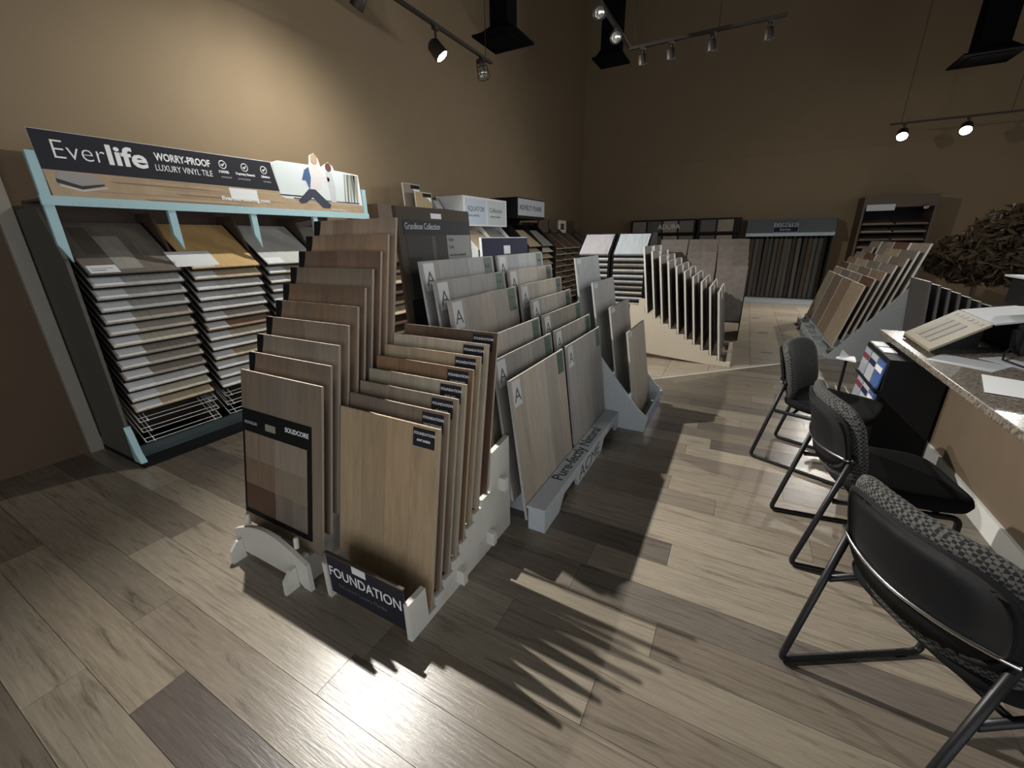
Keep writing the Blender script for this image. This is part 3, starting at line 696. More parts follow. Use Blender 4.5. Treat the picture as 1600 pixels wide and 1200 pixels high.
part('plaque_rail', MB().box((-4.37, 8.6, 1.68), (-4.03, 10.8, 1.695)), M_BROWN, r)
# boards standing on the brown display
for k, (y0, z1, lab, c) in enumerate(((4.55, 2.27, 'tall taupe sample tile with white corner label atop the brown display', (.21, .17, .135)), (4.66, 2.17, 'short tan sample tile with white corner label atop the brown display', (.36, .27, .15)))):
    X = -3.98+.10*k
    o = link('sample_tile', MB().box((-.17, -.014, 0), (.17, 0, z1-1.965)).mesh('sample_tile'), M_BACKW)
    o.matrix_world = Matrix.Translation((X-.10, y0+.17, 1.965)) @ pose(FX, .05); tag(o, lab, 'sample tile')
    h = z1-1.965
    link('tile_face', MB().box((-.166, -.016, .004), (.166, -.0138, h-.004)).mesh('tile_face'), M_WOODV, o, color=c)
    link('corner_label', MB().prism([(-.02, -.0175, h-.02), (.155, -.0175, h-.02), (.155, -.0175, .08)], (0, .002, 0)).mesh('corner_label'), M_WHITE, o)
    link('label_band', MB().box((-.02, -.0188, h-.06), (.155, -.0172, h-.015)).mesh('label_band'), M_BLACK, o)
o = root('brochure_holder', (-4.0, 5.18, 1.965), 'small clear-fronted black brochure holder atop the brown display', 'holder')
part('base', MB().box((-4.1, 5.08, 1.965), (-3.9, 5.28, 1.975)), M_BLACK, o)
part('leaflet', MB().hexa([(-4.0, 5.1, 1.975), (-3.98, 5.1, 1.975), (-3.98, 5.27, 1.975), (-4.0, 5.27, 1.975), (-4.09, 5.1, 2.10), (-4.085, 5.1, 2.10), (-4.085, 5.27, 2.10), (-4.09, 5.27, 2.10)]), M_PAPER, o)
part('wire_frame', MB().tube([(-3.96, 5.09, 1.975), (-4.06, 5.09, 2.12), (-4.06, 5.27, 2.12), (-3.96, 5.27, 1.975)], .005, 5), M_BLACK, o)

# ---- pale sample towers facing the entrance
for k, (xc, cs, lab, tint) in enumerate(((-2.08, [('lilac grey', (.52, .50, .53)), ('white', (.68, .68, .67)), ('pale grey', (.55, .55, .54))], 'pale sample tower topped by a lilac grey board', 0), (-1.53, [('icy blue grey', (.56, .62, .66)), ('pale grey', (.50, .50, .49)), ('taupe', (.34, .31, .28)), ('cream', (.60, .57, .50))], 'pale sample tower topped by an icy blue-grey board', 1))):
    r = root('sample_tower', (xc, 6.850, 0), lab+' beside the grey board racks', 'display rack')
    for s in (-1, 1): part('side_panel', MB().prism([(xc+s*.255-.008, 6.520, 0), (xc+s*.255-.008, 6.520, 1.30), (xc+s*.255-.008, 6.820, 1.62), (xc+s*.255-.008, 7.200, 1.62), (xc+s*.255-.008, 7.200, 0)], (.016, 0, 0)), M_BLACK, r)
    part('back_board', MB().box((xc-.247, 7.180, 0), (xc+.247, 7.200, 1.62)), M_BLACK, r)
    part('base', MB().box((xc-.247, 6.520, 0), (xc+.247, 7.180, .05)), M_BLACK, r)
    waterfall(r, (xc, 6.500), 0, .46, .44, .03, math.radians(40), 1.32, .082, 14, lambda i, cs=cs: cs[0] if i == 0 else cs[i % len(cs)], lambda i, cn, k=k: cn+' sample, '+(ORD[i]+' shelf down' if i else 'top shelf')+', tower with the '+('lilac' if k == 0 else 'icy blue')+' top board', 'samples on the pale towers', stick=False, tray=False, face=M_WOODV)
    for i in range(14):
        part('shelf', MB().prism([(xc-.247, 6.500, 1.32-.082*i-.040), (xc-.247, 6.837, 1.32-.082*i-.040+.283), (xc-.247, 6.843, 1.32-.082*i-.050+.283), (xc-.247, 6.506, 1.32-.082*i-.050)], (.494, 0, 0)), M_BLACK, r)

# ---- cream rack of white-edged tile boards facing the aisle
T_D = math.radians(7.5); HD = .85
botD = []
stone = [('brown stone', (.07, .055, .045)), ('charcoal stone', (.04, .036, .034)), ('taupe stone', (.10, .085, .07)), ('rust stone', (.085, .055, .04))]
nD = 10
for i in range(nD):
    f_ = i/(nD-1)
    tx = -.225-.93*f_; tz = .905+.535*f_
    for c, yc in ((0, 5.92), (1, 6.56)):
        b = top_to_bottom((tx, yc, tz), HD, T_D, FX)
        if c == 0: botD.append((b.x, b.z))
        cn, cc = stone[(i+c) % 4]
        o = board('tile_sample_board', cn+' white-edged board, '+ORD[i]+' from aisle, '+('column at the slanting cream panel' if c == 0 else 'column by the brown stone boards'), 'sample board', 'white-edged tile boards in the cream rack', .58, HD, .024, b, FX, T_D, cc, n=2, face=M_STONE, back=M_BACKW, vary=.1)
        sticker(o, .12, .28, HD-.13, HD-.01, .024, M_MDF)
r = root('cream_tile_rack', (-.6, 6.2, 0), 'cream rack with slanting side panel holding white-edged tile boards', 'display rack')
prof = stair_profile([(b[0]+.013, b[1]) for b in botD], .03, .055, -1.26, -1)
prof = prof[:-1] + [(-1.26, 0), (-1.16, 0), (-1.10, .075), (-.22, 0.0)]
for yy in (5.635, 6.185, 6.275, 6.832): part('side_panel', MB().prism([(p[0], yy, p[1]) for p in prof], (0, .018, 0)), M_CREAM, r)
part('back_rail', MB().box((-1.26, 5.65, .2), (-1.24, 6.84, .5)), M_CREAM, r)
part('front_rail', MB().box((-.02, 5.65, 0), (.03, 6.84, .05)), M_CREAM, r)

# ---- brown stone boards in three columns
T_E = math.radians(12)
r = root('stone_board_rack', (-.65, 7.8, 0), 'dark stepped rack of brown stone-look boards behind the cream rack', 'display rack')
for c in range(3):
    xc = -1.115+.462*c
    for i in range(5):
        top = (xc+.01*i, 8.02-.11*i, 1.50-.10*i); b = top_to_bottom(top, .85, T_E, 0)
        g = .8+.1*i
        board('stone_sample_board', ['taupe', 'brown', 'greyish brown', 'sandy brown', 'mottled brown'][(i+c) % 5]+' stone-look board, '+ORD[i]+' from the back, '+['column by the pale towers', 'middle column behind cream rack', 'column by the aisle'][c], 'sample board', 'stone boards behind the cream rack', .44, .85, .02, b, 0, T_E, (.17*g, .14*g, .115*g), n=2, face=M_STONE, back=M_BACK, vary=.12)
        if c == 0: part('step', MB().box((-1.35, b.y-.03, b.z-.02), (.076, b.y+.035, b.z)), M_BROWN, r)
for xx in (-1.36, .074): part('side_panel', MB().prism([(xx, 7.25, 0), (xx, 7.25, .27), (xx, 7.78, .68), (xx, 8.05, .68), (xx, 8.05, 0)], (.012, 0, 0)), M_BROWN, r)

# ---- dark displays on the back wall
for k, (x0, x1, lab) in enumerate(((-2.80, -1.20, 'dark photo-header display on the back wall beside the corner'), (-1.14, -.20, 'dark display with glossy lit header beside the hanging planks'))):
    r = root('dark_header_display', ((x0+x1)/2, 12.1, 0), lab, 'display rack')
    part('header_box', MB().box((x0, 11.85, 1.62), (x1, 12.36, 1.97)), M_BLACK, r)
    part('body', MB().box((x0+.02, 12.0, .0), (x1-.02, 12.36, 1.62)), M_BLACK, r)
    for q in range(4 if k == 0 else 2):
        xx = x0+.06+q*.385
        c = [(.16, .14, .12), (.05, .045, .04), (.22, .18, .13), (.09, .07, .055)][(q+k) % 4]
        part('header_photo', MB().box((xx, 11.846, 1.66), (xx+.34, 11.85, 1.93)), M_STONE, r, color=c)
        part('drawer_face', MB().box((xx, 11.985, 1.15), (xx+.34, 12.0, 1.57)), M_STONE, r, color=[k_*1.3 for k_ in c])
        part('drawer_face', MB().box((xx, 11.985, .65), (xx+.34, 12.0, 1.10)), M_STONE, r, color=c)
    off = -wloc(r)
    if k == 0: text('lettering', 'ADURA', .16, M_PAPER, r, Matrix.Translation(off) @ face_mtx(-2.1, 11.844, 1.74), .002)
# hanging plank rack with small blue sign
r = root('hanging_plank_rack', (.8, 12.0, 0), 'grey-framed rack of long dark hanging planks under a glossy grey header', 'display rack')
M_GLOSSH = plain('glossy_grey_header', (.16, .18, .19), .16, metal=.2)
part('header_box', MB().prism([(-.06, 11.80, 1.53), (-.06, 11.80, 1.60), (-.06, 11.98, 1.90), (-.06, 12.36, 1.90), (-.06, 12.36, 1.53)], (1.72, 0, 0)), M_GLOSSH, r)
part('base', MB().box((-.06, 11.80, 0), (1.66, 12.36, .10)), M_GREYP, r)
part('back_board', MB().box((-.06, 12.33, .1), (1.66, 12.36, 1.53)), M_BLACK, r)
for x in (-.06, 1.63): part('side_panel', MB().box((x, 11.95, .1), (x+.03, 12.36, 1.53)), M_BLACK, r)
part('floor_lip', MB().box((-.06, 11.70, 0), (1.66, 11.80, .04)), M_GREYP, r)
sg = root('small_blue_sign', (.73, 11.80, 1.60), 'small blue and white lettered sign on the glossy grey header', 'sign')
SGM = Matrix.Translation((.73, 11.80, 1.61)) @ Matrix.Rotation(math.radians(-31), 4, 'X')
def sgp(n, x0, x1, z0, z1, mat, y=-.008): return link(n, MB().box((x0, y, z0), (x1, 0, z1)).mesh(n), mat, sg, mtx=Matrix.Translation(-sg.location) @ SGM)
sgp('plate', -.24, .24, .0, .26, M_PAPER); q = sgp('blue_band', -.235, .235, .005, .13, M_NAVY, -.010); sgp('blue_band', -.235, .235, .24, .258, M_NAVY, -.010)
text('lettering', 'CORETEC', .105, M_NAVY, q, face_mtx(-.215, -.0105, .15), .003); text('lettering', 'Series', .09, M_PAPER, q, face_mtx(-.12, -.0112, .04), .001)
HM = MB().box((-.043, -.012, 0), (.043, .012, 1.36)).mesh('hanging_plank')
for i in range(17):
    g = .6+.8*rnd(); x = .03+.0965*i
    cn_ = ['slate grey', 'dark brown', 'ash grey'][i % 3]
    o = link('hanging_plank', HM, M_WOODV, color=[(.085*g, .085*g, .08*g), (.075*g, .06*g, .045*g), (.10*g, .10*g, .095*g)][i % 3])
    o.matrix_world = Matrix.Translation((x, 12.10+.02*rnd(), .115)) @ Matrix.Rotation(.35+.2*rnd(), 4, 'Z') @ Matrix.Rotation(-.04*rnd(), 4, 'X')
    tag(o, 'long narrow '+cn_+' plank under the glossy grey header, '+ORD[i]+' from the photo-header displays', 'floor sample', 'hanging planks')
    link('hook', MB().tube([(0, 0, 1.355), (0, 0, 1.425)], .004, 5).mesh('hook') if i == 0 else bpy.data.meshes['hook'], M_CHROME, o)
# tall brown shelf display at the back wall
r = root('tall_shelf_display', (2.6, 12.1, 0), 'tall dark brown shelf display with pale header strip on the back wall', 'display rack')
for x in (2.03, 3.16): part('side_panel', MB().box((x, 11.75, 0), (x+.04, 12.37, 2.28)), M_BROWN, r)
part('top_box', MB().box((2.07, 11.75, 2.06), (3.16, 12.37, 2.28)), M_BROWN, r)
part('header_strip', MB().box((2.09, 11.742, 2.0), (2.55, 11.75, 2.12)), M_PAPER, r)
part('back_board', MB().box((2.07, 12.35, .1), (3.16, 12.37, 2.06)), M_BLACK, r)
part('lamp_spot', MB().lathe([(.045, 0), (.045, .03), (.03, .04)], (3.02, 11.70, 2.05), (0, -1, -.4), 12), M_CHROME, r)
for i in range(11):
    z = 1.72-.155*i
    part('shelf', MB().hexa([(2.07, 11.78, z), (3.16, 11.78, z), (3.16, 12.35, z+.10), (2.07, 12.35, z+.10), (2.07, 11.78, z+.018), (3.16, 11.78, z+.018), (3.16, 12.35, z+.118), (2.07, 12.35, z+.118)]), M_BROWN, r)
    for q in range(2):
        o = link('tile_sample', BM.setdefault('tilesample', MB().hexa([(-.25, 0, 0), (.25, 0, 0), (.25, .5, .0877), (-.25, .5, .0877), (-.25, 0, .022), (.25, 0, .022), (.25, .5, .1097), (-.25, .5, .1097)]).mesh('tile_sample')), M_STONE, loc=(2.345+.54*q, 11.76, z+.0155), color=[(.17, .13, .10), (.26, .21, .16), (.12, .085, .065), (.21, .18, .15)][(i+q*2) % 4])
        tag(o, ['brown', 'sandy', 'dark rust', 'grey-brown'][(i+q*2) % 4]+' tile sample, '+(ORD[i]+' shelf down' if i else 'top shelf')+' of the tall brown display, '+('hanging-plank side' if q == 0 else 'desk side'), 'floor sample', 'tile samples on the tall brown display')

# ---- rack across the aisle, facing it
FXN = -PI/2
T_H = math.radians(13); HH = .80
botH = []
colH = [('tan', (.46, .36, .25)), ('russet', (.17, .09, .065)), ('brown', (.33, .235, .16)), ('taupe', (.31, .26, .22)), ('speckled brown', (.26, .20, .155)), ('olive grey', (.25, .23, .19)), ('greyish tan', (.39, .34, .27))]
for i in range(7):
    tx, tz = 1.375+.082*i, .94+.082*i
    for c in range(4):
        b = top_to_bottom((tx+.01*rnd(), 6.99+.70*c, tz), HH, T_H, FXN)
        if c == 0: botH.append((b.x, b.z))
        if i in (5,) and c in (2,): continue
        cn, cc = colH[(i+2*c) % 7]
        board('carpet_tile_board', cn+' board, '+ORD[i]+' from the aisle, '+['first', 'second', 'third', 'last'][c]+' column past the slanting grey-white panel', 'sample board', 'boards in the rack across the aisle', .64, HH, .022, b, FXN, T_H, cc, n=2, face=M_STONE, back=M_MDF, vary=.08)
r = root('aisle_side_rack', (1.6, 8.1, 0), 'pale rack with slanting grey-white side panel across the aisle, behind the desk', 'display rack')
prof = stair_profile([(b[0]-.012, b[1]) for b in botH], 1.15, .05, 2.0, 1)
for yy in (6.60, 7.34, 8.04, 8.74, 9.42):
    pr = prof if yy > 6.7 else [(1.15, 0), (1.15, .05), (1.80, .99), (1.93, .97), (2.02, .70), (2.02, 0)]
    part('side_panel', MB().prism([(p[0], yy, p[1]) for p in pr], (0, .018, 0)), M_GREYP, r)
for yy in (6.75, 7.2, 7.65, 8.1, 8.55, 9.0): part('front_block', MB().box((1.03, yy, 0), (1.15, yy+.26, .12)), M_GREYP, r)
part('front_rail', MB().box((1.13, 6.618, 0), (1.16, 9.42, .05)), M_GREYP, r)
for bx, bz in botH: part('step', MB().box((bx-.030, 6.618, bz-.014), (bx+.014, 9.42, bz)), M_GREYP, r)
# back-to-back rack with dark boards
botI = []
for i in range(11):
    tx, tz = 1.74+.085*i, 1.066-.037*i
    T_I = math.radians(6)
    b = top_to_bottom((tx, 6.27, tz), .80, T_I, FX)
    b.z = max(b.z, .028)
    botI.append((b.x, b.z))
    board('dark_plank_board', ['slate grey', 'dark brown', 'charcoal', 'blackish brown'][i % 4]+' board, '+ORD[i]+' behind the slanting grey-white side panel', 'sample board', 'dark boards behind the desk', .60, .80 if b.z > .0281 else (tz-.028)/math.cos(T_I), .02, b, FX, T_I, [(.13, .13, .14), (.07, .055, .045), (.075, .072, .07), (.05, .04, .035)][i % 4], n=2, face=M_WOODV, back=plain('dark_board_edge', (.10, .095, .09), .6, noise=.3, scale=30), vary=.1)
r = root('dark_board_rack', (2.2, 6.27, 0), 'low dark rack of dark boards behind the desk', 'display rack')
part('base_panel', MB().box((1.70, 5.97, 0), (2.80, 6.57, .028)), M_BLACK, r)
prI = [(1.70, .027)]
for q, (bx, bz) in enumerate(botI):
    x1 = botI[q+1][0]-.012 if q < len(botI)-1 else bx+.06
    prI += [(bx-.012 if q else 1.70, bz), (x1, bz)]
prI = [p for q, p in enumerate(prI) if q == 0 or p[1] > .0281 or True] + [(prI[-1][0], .027)]
for yy in (6.07, 6.42): part('support_panel', MB().prism([(p[0], yy, max(p[1], .0275) if q else p[1]) for q, p in enumerate(prI)], (0, .02, 0)), M_BLACK, r)

# ------------------------------------------------------------------ desk
dk = root('reception_desk', (1.9, 2.7, 0), 'long brown desk with speckled laminate top and white plinth', 'desk')
part('desktop', MB().box((1.13, .6, .718), (2.75, 4.66, .76)), M_DESK, dk, bevel=.006)
part('front_panel', MB().box((1.37, .7, .0), (1.40, 4.55, .718)), M_DESKP, dk)
part('end_panel', MB().box((1.40, 4.52, 0), (2.25, 4.55, .718)), M_DESKP, dk)
part('end_panel', MB().box((1.40, .7, 0), (2.25, .73, .718)), M_DESKP, dk)
for k in range(5): part('plinth_board', MB().box((1.352, .7+.77*k+.001, 0), (1.37, .7+.77*(k+1)-.001, .12)), M_WTRIM, dk)
# wide flat sample binder propped over the desk
bn = root('sample_binder', (1.4, 4.2, .76), 'open beige sample binder with slotted page and pale cover on the desk', 'binder')
A0, A1 = Vector((1.215, 4.36, .80)), Vector((1.205, 3.76, .80)); B0, B1 = Vector((1.60, 4.70, .955)), Vector((1.575, 4.05, .950))
C0, C1 = Vector((2.28, 4.98, 1.02)), Vector((2.10, 4.28, 1.015))
def quadslab(q, t): q = [Vector(p) for p in q]; return MB().hexa([p-Vector((0, 0, t)) for p in q]+q)
M_BEIGE = plain('beige_page', (.27, .235, .165), .6, noise=.12, scale=60)
pg = part('beige_page', quadslab([A1, B1, B0, A0], .018), M_BEIGE, bn)
part('pale_cover', quadslab([B1+Vector((.01, 0, .003)), C1, C0, B0+Vector((.01, 0, .003))], .012), M_GREYP, bn)
def onpg(u, v, dz=.002): return (A1*(1-u)+B1*u)*(1-v)+(A0*(1-u)+B0*u)*v+Vector((0, 0, dz))
for k in range(6):
    v0 = .10+.145*k
    part('slot', quadslab([onpg(.86, v0), onpg(.93, v0), onpg(.93, v0+.08), onpg(.86, v0+.08)], .003), M_BROWN, pg)
for k in range(3):
    v0 = .25+.2*k
    part('groove', quadslab([onpg(.12, v0), onpg(.74, v0), onpg(.74, v0+.02), onpg(.12, v0+.02)], .003), M_BROWN, pg)
    part('sample_strip', quadslab([onpg(.12, v0+.03), onpg(.74, v0+.03), onpg(.74, v0+.17), onpg(.12, v0+.17)], .003), plain('strip_tan', (.21, .18, .125), .6, noise=.3, scale=80), pg)
part('support_block', MB().prism([(1.24, 3.95, .76), (1.24, 3.95, .79), (1.56, 4.1, .925), (1.56, 4.1, .76)], (0, .5, 0)), M_BLACK, bn)
pc = root('computer_case', (1.95, 4.2, .76), 'black computer case under the pale binder cover on the desk', 'computer')
part('case', MB().box((1.72, 3.97, .76), (2.22, 4.60, .952)), M_BLACK, pc, bevel=.008)
part('front_bezel', MB().box((1.70, 3.99, .78), (1.72, 4.58, .92)), M_SHELL, pc)
part('cable', MB().tube([(1.70, 4.02, .82), (1.62, 3.9, .79), (1.56, 3.75, .7725), (1.60, 3.55, .7705), (1.70, 3.45, .7705), (1.80, 3.42, .766)], .006, 6), M_BLACK, pc)
mo = root('monitor', (2.45, 4.5, .76), 'wide black monitor with pale grey hood at the desk end', 'monitor')
part('stand', MB().box((2.36, 4.38, .76), (2.66, 4.62, .775)).box((2.48, 4.47, .775), (2.54, 4.53, 1.02)), M_BLACK, mo)
part('hood', MB().box((1.76, 4.30, 1.232), (2.95, 4.62, 1.246)), M_GREYP, mo)
part('screen_body', MB().box((1.80, 4.40, 1.04), (2.92, 4.60, 1.232)), M_BLACK, mo)
for k, (pts, lab, m) in enumerate(((((1.16, 3.62), (1.30, 3.83), (1.56, 3.62), (1.40, 3.42)), 'pale curled sheet hanging at the desk edge by the black stand', M_PAPER), (((1.46, 3.78), (1.60, 3.88), (1.76, 3.60), (1.64, 3.46)), 'grey sheet lying under the beige binder', M_PAPER), (((1.20, 2.93), (1.32, 3.32), (1.56, 3.20), (1.44, 2.86)), 'glossy white sheet by the desk edge, nearest the middle chair', M_WHITE), (((1.65, 2.65), (1.95, 3.0), (2.2, 2.75), (1.9, 2.4)), 'beige folder lying open on the desk', M_BEIGE))):
    o = part('paper_sheet' if k < 3 else 'folder', MB().prism([(p[0], p[1], .7600+.0021*k) for p in pts], (0, 0, .002 if k < 3 else .012)), m); tag(o, lab, 'paper' if k < 3 else 'folder')
# black brochure stand in front of the desk
bs = root('brochure_stand', (1.17, 4.05, 0), 'black floor-standing box with blue and white brochures, between desk and chairs', 'brochure stand')
part('case', MB().box((1.02, 3.76, .0), (1.348, 4.40, .70)), M_BLACK, bs)
part('top_card', MB().box((1.03, 3.98, .70), (1.11, 4.15, .708)), M_PAPER, bs)
part('top_card', MB().box((1.03, 4.19, .70), (1.11, 4.37, .708)), M_WHITE, bs)
part('indicator', MB().lathe([(.008, 0), (.006, .006)], (1.021, 3.774, .33), (-1, 0, 0), 8), M_RED, bs)
for k in range(3):
    for z0, z1 in ((.46, .66), (.22, .42)):
        y0 = 3.79+.20*k
        o = root('brochure', (1.01, y0+.09, z0), ['blue', 'pale grey', 'bluish white'][k]+' brochure, '+('upper' if z0 > .4 else 'lower')+' row of the black stand', 'brochure', 'brochures on the black stand')
        part('cover', MB().hexa([(.995, y0, z0), (1.005, y0, z0), (1.005, y0+.18, z0), (.995, y0+.18, z0), (1.010, y0, z1), (1.02, y0, z1), (1.02, y0+.18, z1), (1.010, y0+.18, z1)]), [plain('brochure_blue', (.06, .12, .34), .35, noise=.5, scale=14), M_PAPER, plain('brochure_white', (.34, .36, .42), .35, noise=.3, scale=20)][k], o)
        part('cover_band', MB().hexa([(.998, y0+.01, z0+.12), (1.0, y0+.01, z0+.12), (1.0, y0+.17, z0+.12), (.998, y0+.17, z0+.12), (1.002, y0+.01, z0+.16), (1.004, y0+.01, z0+.16), (1.004, y0+.17, z0+.16), (1.002, y0+.17, z0+.16)]), [M_WHITE, M_NAVY, plain('brochure_red', (.20, .03, .05), .4)][k], o)
for z in (.21, .45): part('brochure_ledge', MB().box((.985, 3.76, z-.012), (1.02, 4.40, z+.01)), M_BLACK, bs)
fl_ = root('folding_card', (.93, 4.52, 0), 'small white folded card on a thin black stand beside the brochure stand', 'card')
part('stand_post', MB().tube([(.93, 4.52, 0), (.93, 4.52, .50)], .012, 8).box((.84, 4.43, 0), (1.02, 4.61, .012)), M_BLACK, fl_)
part('card', MB().prism([(.85, 4.51, .50), (.98, 4.42, .50), (1.0, 4.60, .50), (.90, 4.58, .50)], (0, 0, .012)).prism([(.88, 4.55, .512), (.89, 4.56, .57), (.95, 4.57, .512)], (.01, .003, 0)), M_WHITE, fl_)

# ------------------------------------------------------------------ chairs
def rounded_pad(w_, h, rad, thick, curve, n=10, seg=6):
    """rounded rectangle grid in (y,z), front/back surfaces along x; curve pushes the middle backwards"""
    pass
def pad_mesh(name, outline, thick, bend, taper=.6, rings=3):
    """closed cushion: outline list of (u,v) around centre; front side (+x) and back side built as inset rings"""
    v = []; f = []; n = len(outline)
    levels = []
    for s, x in ((taper, thick/2), (.88, thick/2*.92), (.97, thick/2*.6), (1.0, 0), (.97, -thick/2*.6), (.88, -thick/2*.92), (taper, -thick/2)):
        levels.append((s, x))
    for s, x in levels:
        for (u, w_) in outline: v.append((x+bend(u*s, w_*s), u*s, w_*s))
    L = len(levels)
    for a in range(L-1):
        for k in range(n): f.append([a*n+k, a*n+(k+1) % n, (a+1)*n+(k+1) % n, (a+1)*n+k])
    # inner fill rings
    for side, idx, x in ((0, 0, thick/2), (1, L-1, -thick/2)):
        prev = idx*n
        for s in (taper*.66, taper*.33):
            o = len(v)
            for (u, w_) in outline: v.append((x+bend(u*s, w_*s), u*s, w_*s))
            for k in range(n): f.append([prev+k, prev+(k+1) % n, o+(k+1) % n, o+k])
            prev = o
        c = len(v); v.append((x+bend(0, 0), 0, 0))
        for k in range(n): f.append([prev+k, prev+(k+1) % n, c])
    mb = MB(); mb.v = [Vector(q) for q in v]; mb.f = f
    return mb.mesh(name, None, True)
def superrect(a, b, e=3.2, n=36):
    out = []
    for k in range(n):
        t = 2*PI*k/n; c, s = math.cos(t), math.sin(t)
        out.append((a*math.copysign(abs(c)**(2/e), c), b*math.copysign(abs(s)**(2/e), s)))
    return out
def curvepath(pts, r=.05, k=5):
    out = [Vector(pts[0])]
    for i in range(1, len(pts)-1):
        p, a, b = Vector(pts[i]), Vector(pts[i-1]), Vector(pts[i+1])
        d1 = (a-p); d2 = (b-p); r_ = min(r, d1.length*.45, d2.length*.45)
        s, e = p+d1.normalized()*r_, p+d2.normalized()*r_
        for q in range(k+1):
            t = q/k; out.append(s*(1-t)**2+p*2*t*(1-t)+e*t*t)
    out.append(Vector(pts[-1])); return out
def make_chair(loc, ang, label):
    r = root('guest_chair', (loc[0], loc[1], 0), label, 'chair', 'guest chairs along the desk', rz=math.radians(ang))
    R = .0125; hwid = .235
    def P(n, mb, m, smooth=True):
        o = link(n, mb if isinstance(mb, bpy.types.Mesh) else mb.mesh(n, None, smooth), m, r); return o
    for s in (-1, 1):
        yy = s*hwid
        P('side_frame', MB().tube(curvepath([(.135, yy, .64), (0.0, yy, R), (.56, yy, R), (.545, yy, .415), (.10, yy, .400)], .035), R, 10), M_TUBE)
        P('foot_glide', MB().box((.46, yy-.012, 0), (.50, yy+.012, .006)), M_BLACK, False)
    P('seat_bar', MB().tube([(.20, -hwid, .402), (.20, hwid, .402)], .010, 8), M_TUBE)
    P('seat_bar', MB().tube([(.48, -hwid, .41), (.48, hwid, .41)], .010, 8), M_TUBE)
    bend0 = lambda u, v_: 0
    seat = pad_mesh('seat', superrect(.255, .255, 4.5), .075, lambda u, v_: .012*(u*u+v_*v_)/.06, taper=.8)
    so = link('seat', seat, M_SEATF, r); so.matrix_local = Matrix.Translation((.365, 0, .452)) @ Matrix.Rotation(math.radians(-90+3), 4, 'Y')
    # backrest: leaning, wrapped around the sitter
    tilt = Matrix.Translation((.085, 0, .655)) @ Matrix.Rotation(math.radians(-14), 4, 'Y')
    bendb = lambda u, v_: 1.05*u*u
    cu = link('back_cushion', pad_mesh('back_cushion', superrect(.262, .212, 3.6), .054, bendb, taper=.82), M_CHECK, r); cu.matrix_local = tilt
    sh = link('back_shell', pad_mesh('back_shell', superrect(.250, .165, 3.4), .016, lambda u, v_: bendb(u, v_)-.036, taper=.94), M_SHELL, r); sh.matrix_local = tilt @ Matrix.Translation((0, 0, .020))
    path = [tilt @ Vector((-.050+1.05*u*u, u, -.045)) for u in [(-.25+.5*k/14) for k in range(15)]]
    P('back_rail', MB().tube(path, .006, 8), M_CHROME)
    for s in (-1, 1):
        q = tilt @ Vector((-.028+1.05*.25*.25, s*.25, -.045))
        P('back_bracket', MB().tube([(.130, s*hwid, .60), tuple(q)], .012, 8), M_TUBE)
    return r
make_chair((.335, 3.44), -22, 'black padded chair turned outwards at the brochure-stand end of the desk')
make_chair((.384, 2.314), 8, 'black padded chair facing the desk, middle one of three')
make_chair((.464, 1.283), 31, 'black padded chair with checked fabric edge, farthest from the brochure stand')

# ------------------------------------------------------------------ plant behind the desk
pl = root('bushy_plant', (2.98, 8.45, 0), 'dark brown bushy artificial plant in a pot behind the desk', 'plant')
part('pot', MB().lathe([(.20, 0), (.26, .42), (.28, .45), (.25, .45), (.24, .40)], (2.98, 8.45, 0), (0, 0, 1), 20), M_POT, pl, smooth=True)
part('trunk', MB().tube([(2.98, 8.45, .38), (2.95, 8.47, .9), (3.0, 8.43, 1.4)], [.035, .03, .02], 8).tube([(2.96, 8.46, .8), (2.78, 8.4, 1.3)], [.02, .012], 6).tube([(2.97, 8.46, .9), (3.18, 8.55, 1.5)], [.02, .012], 6), M_BROWN, pl, smooth=True)
mb = MB()
rl = random.Random(3)
for k in range(5200):
    while True:
        q = Vector((rl.uniform(-1, 1), rl.uniform(-1, 1), rl.uniform(-1, 1)))
        if .25 < q.length < 1: break
    lb = ((3.20, 8.45, 1.46, .52, .48, .46), (2.72, 8.42, 1.22, .42, .40, .30), (2.98, 8.48, 1.18, .55, .45, .36), (3.42, 8.5, 1.3, .45, .42, .50))[k % 4]
    c = Vector(lb[:3]) + Vector((q.x*lb[3], q.y*lb[4], q.z*lb[5]))
    d = Vector((rl.uniform(-1, 1), rl.uniform(-1, 1), rl.uniform(-.9, .5))).normalized(); s_ = d.orthogonal().normalized()*.030; L_ = .085
    o_ = len(mb.v); mb.v += [c-d*L_, c+s_, c+d*L_, c-s_]; mb.f.append([o_, o_+1, o_+2, o_+3])
me = bpy.data.meshes.new('foliage'); me.from_pydata([tuple(v-Vector((2.98, 8.45, 0))) for v in mb.v], [], mb.f)
o = link('foliage', me, M_LEAF, pl); o['kind'] = 'stuff'

# ------------------------------------------------------------------ hanging air ducts
def duct(cx, cy, z, plate, col, label, collar=.16):
    r = root('hanging_duct', (cx, cy, z), label, 'air duct', 'black ducts hanging from the ceiling')
    h = plate/2; c = col/2
    part('diffuser_plate', MB().box((cx-h, cy-h, z), (cx+h, cy+h, z+.025)), M_DUCT, r)
    part('collar', MB().hexa([(cx-h*.86, cy-h*.86, z+.025), (cx+h*.86, cy-h*.86, z+.025), (cx+h*.86, cy+h*.86, z+.025), (cx-h*.86, cy+h*.86, z+.025), (cx-c, cy-c, z+.025+collar), (cx+c, cy-c, z+.025+collar), (cx+c, cy+c, z+.025+collar), (cx-c, cy+c, z+.025+collar)]), M_DUCT, r)
    part('shaft', MB().box((cx-c, cy-c, z+.02+collar), (cx+c, cy+c, ZC+.02)), M_DUCT, r)
    part('louvre', MB().box((cx-h*.7, cy-h*.7, z-.012), (cx+h*.7, cy+h*.7, z)), M_DUCT, r)
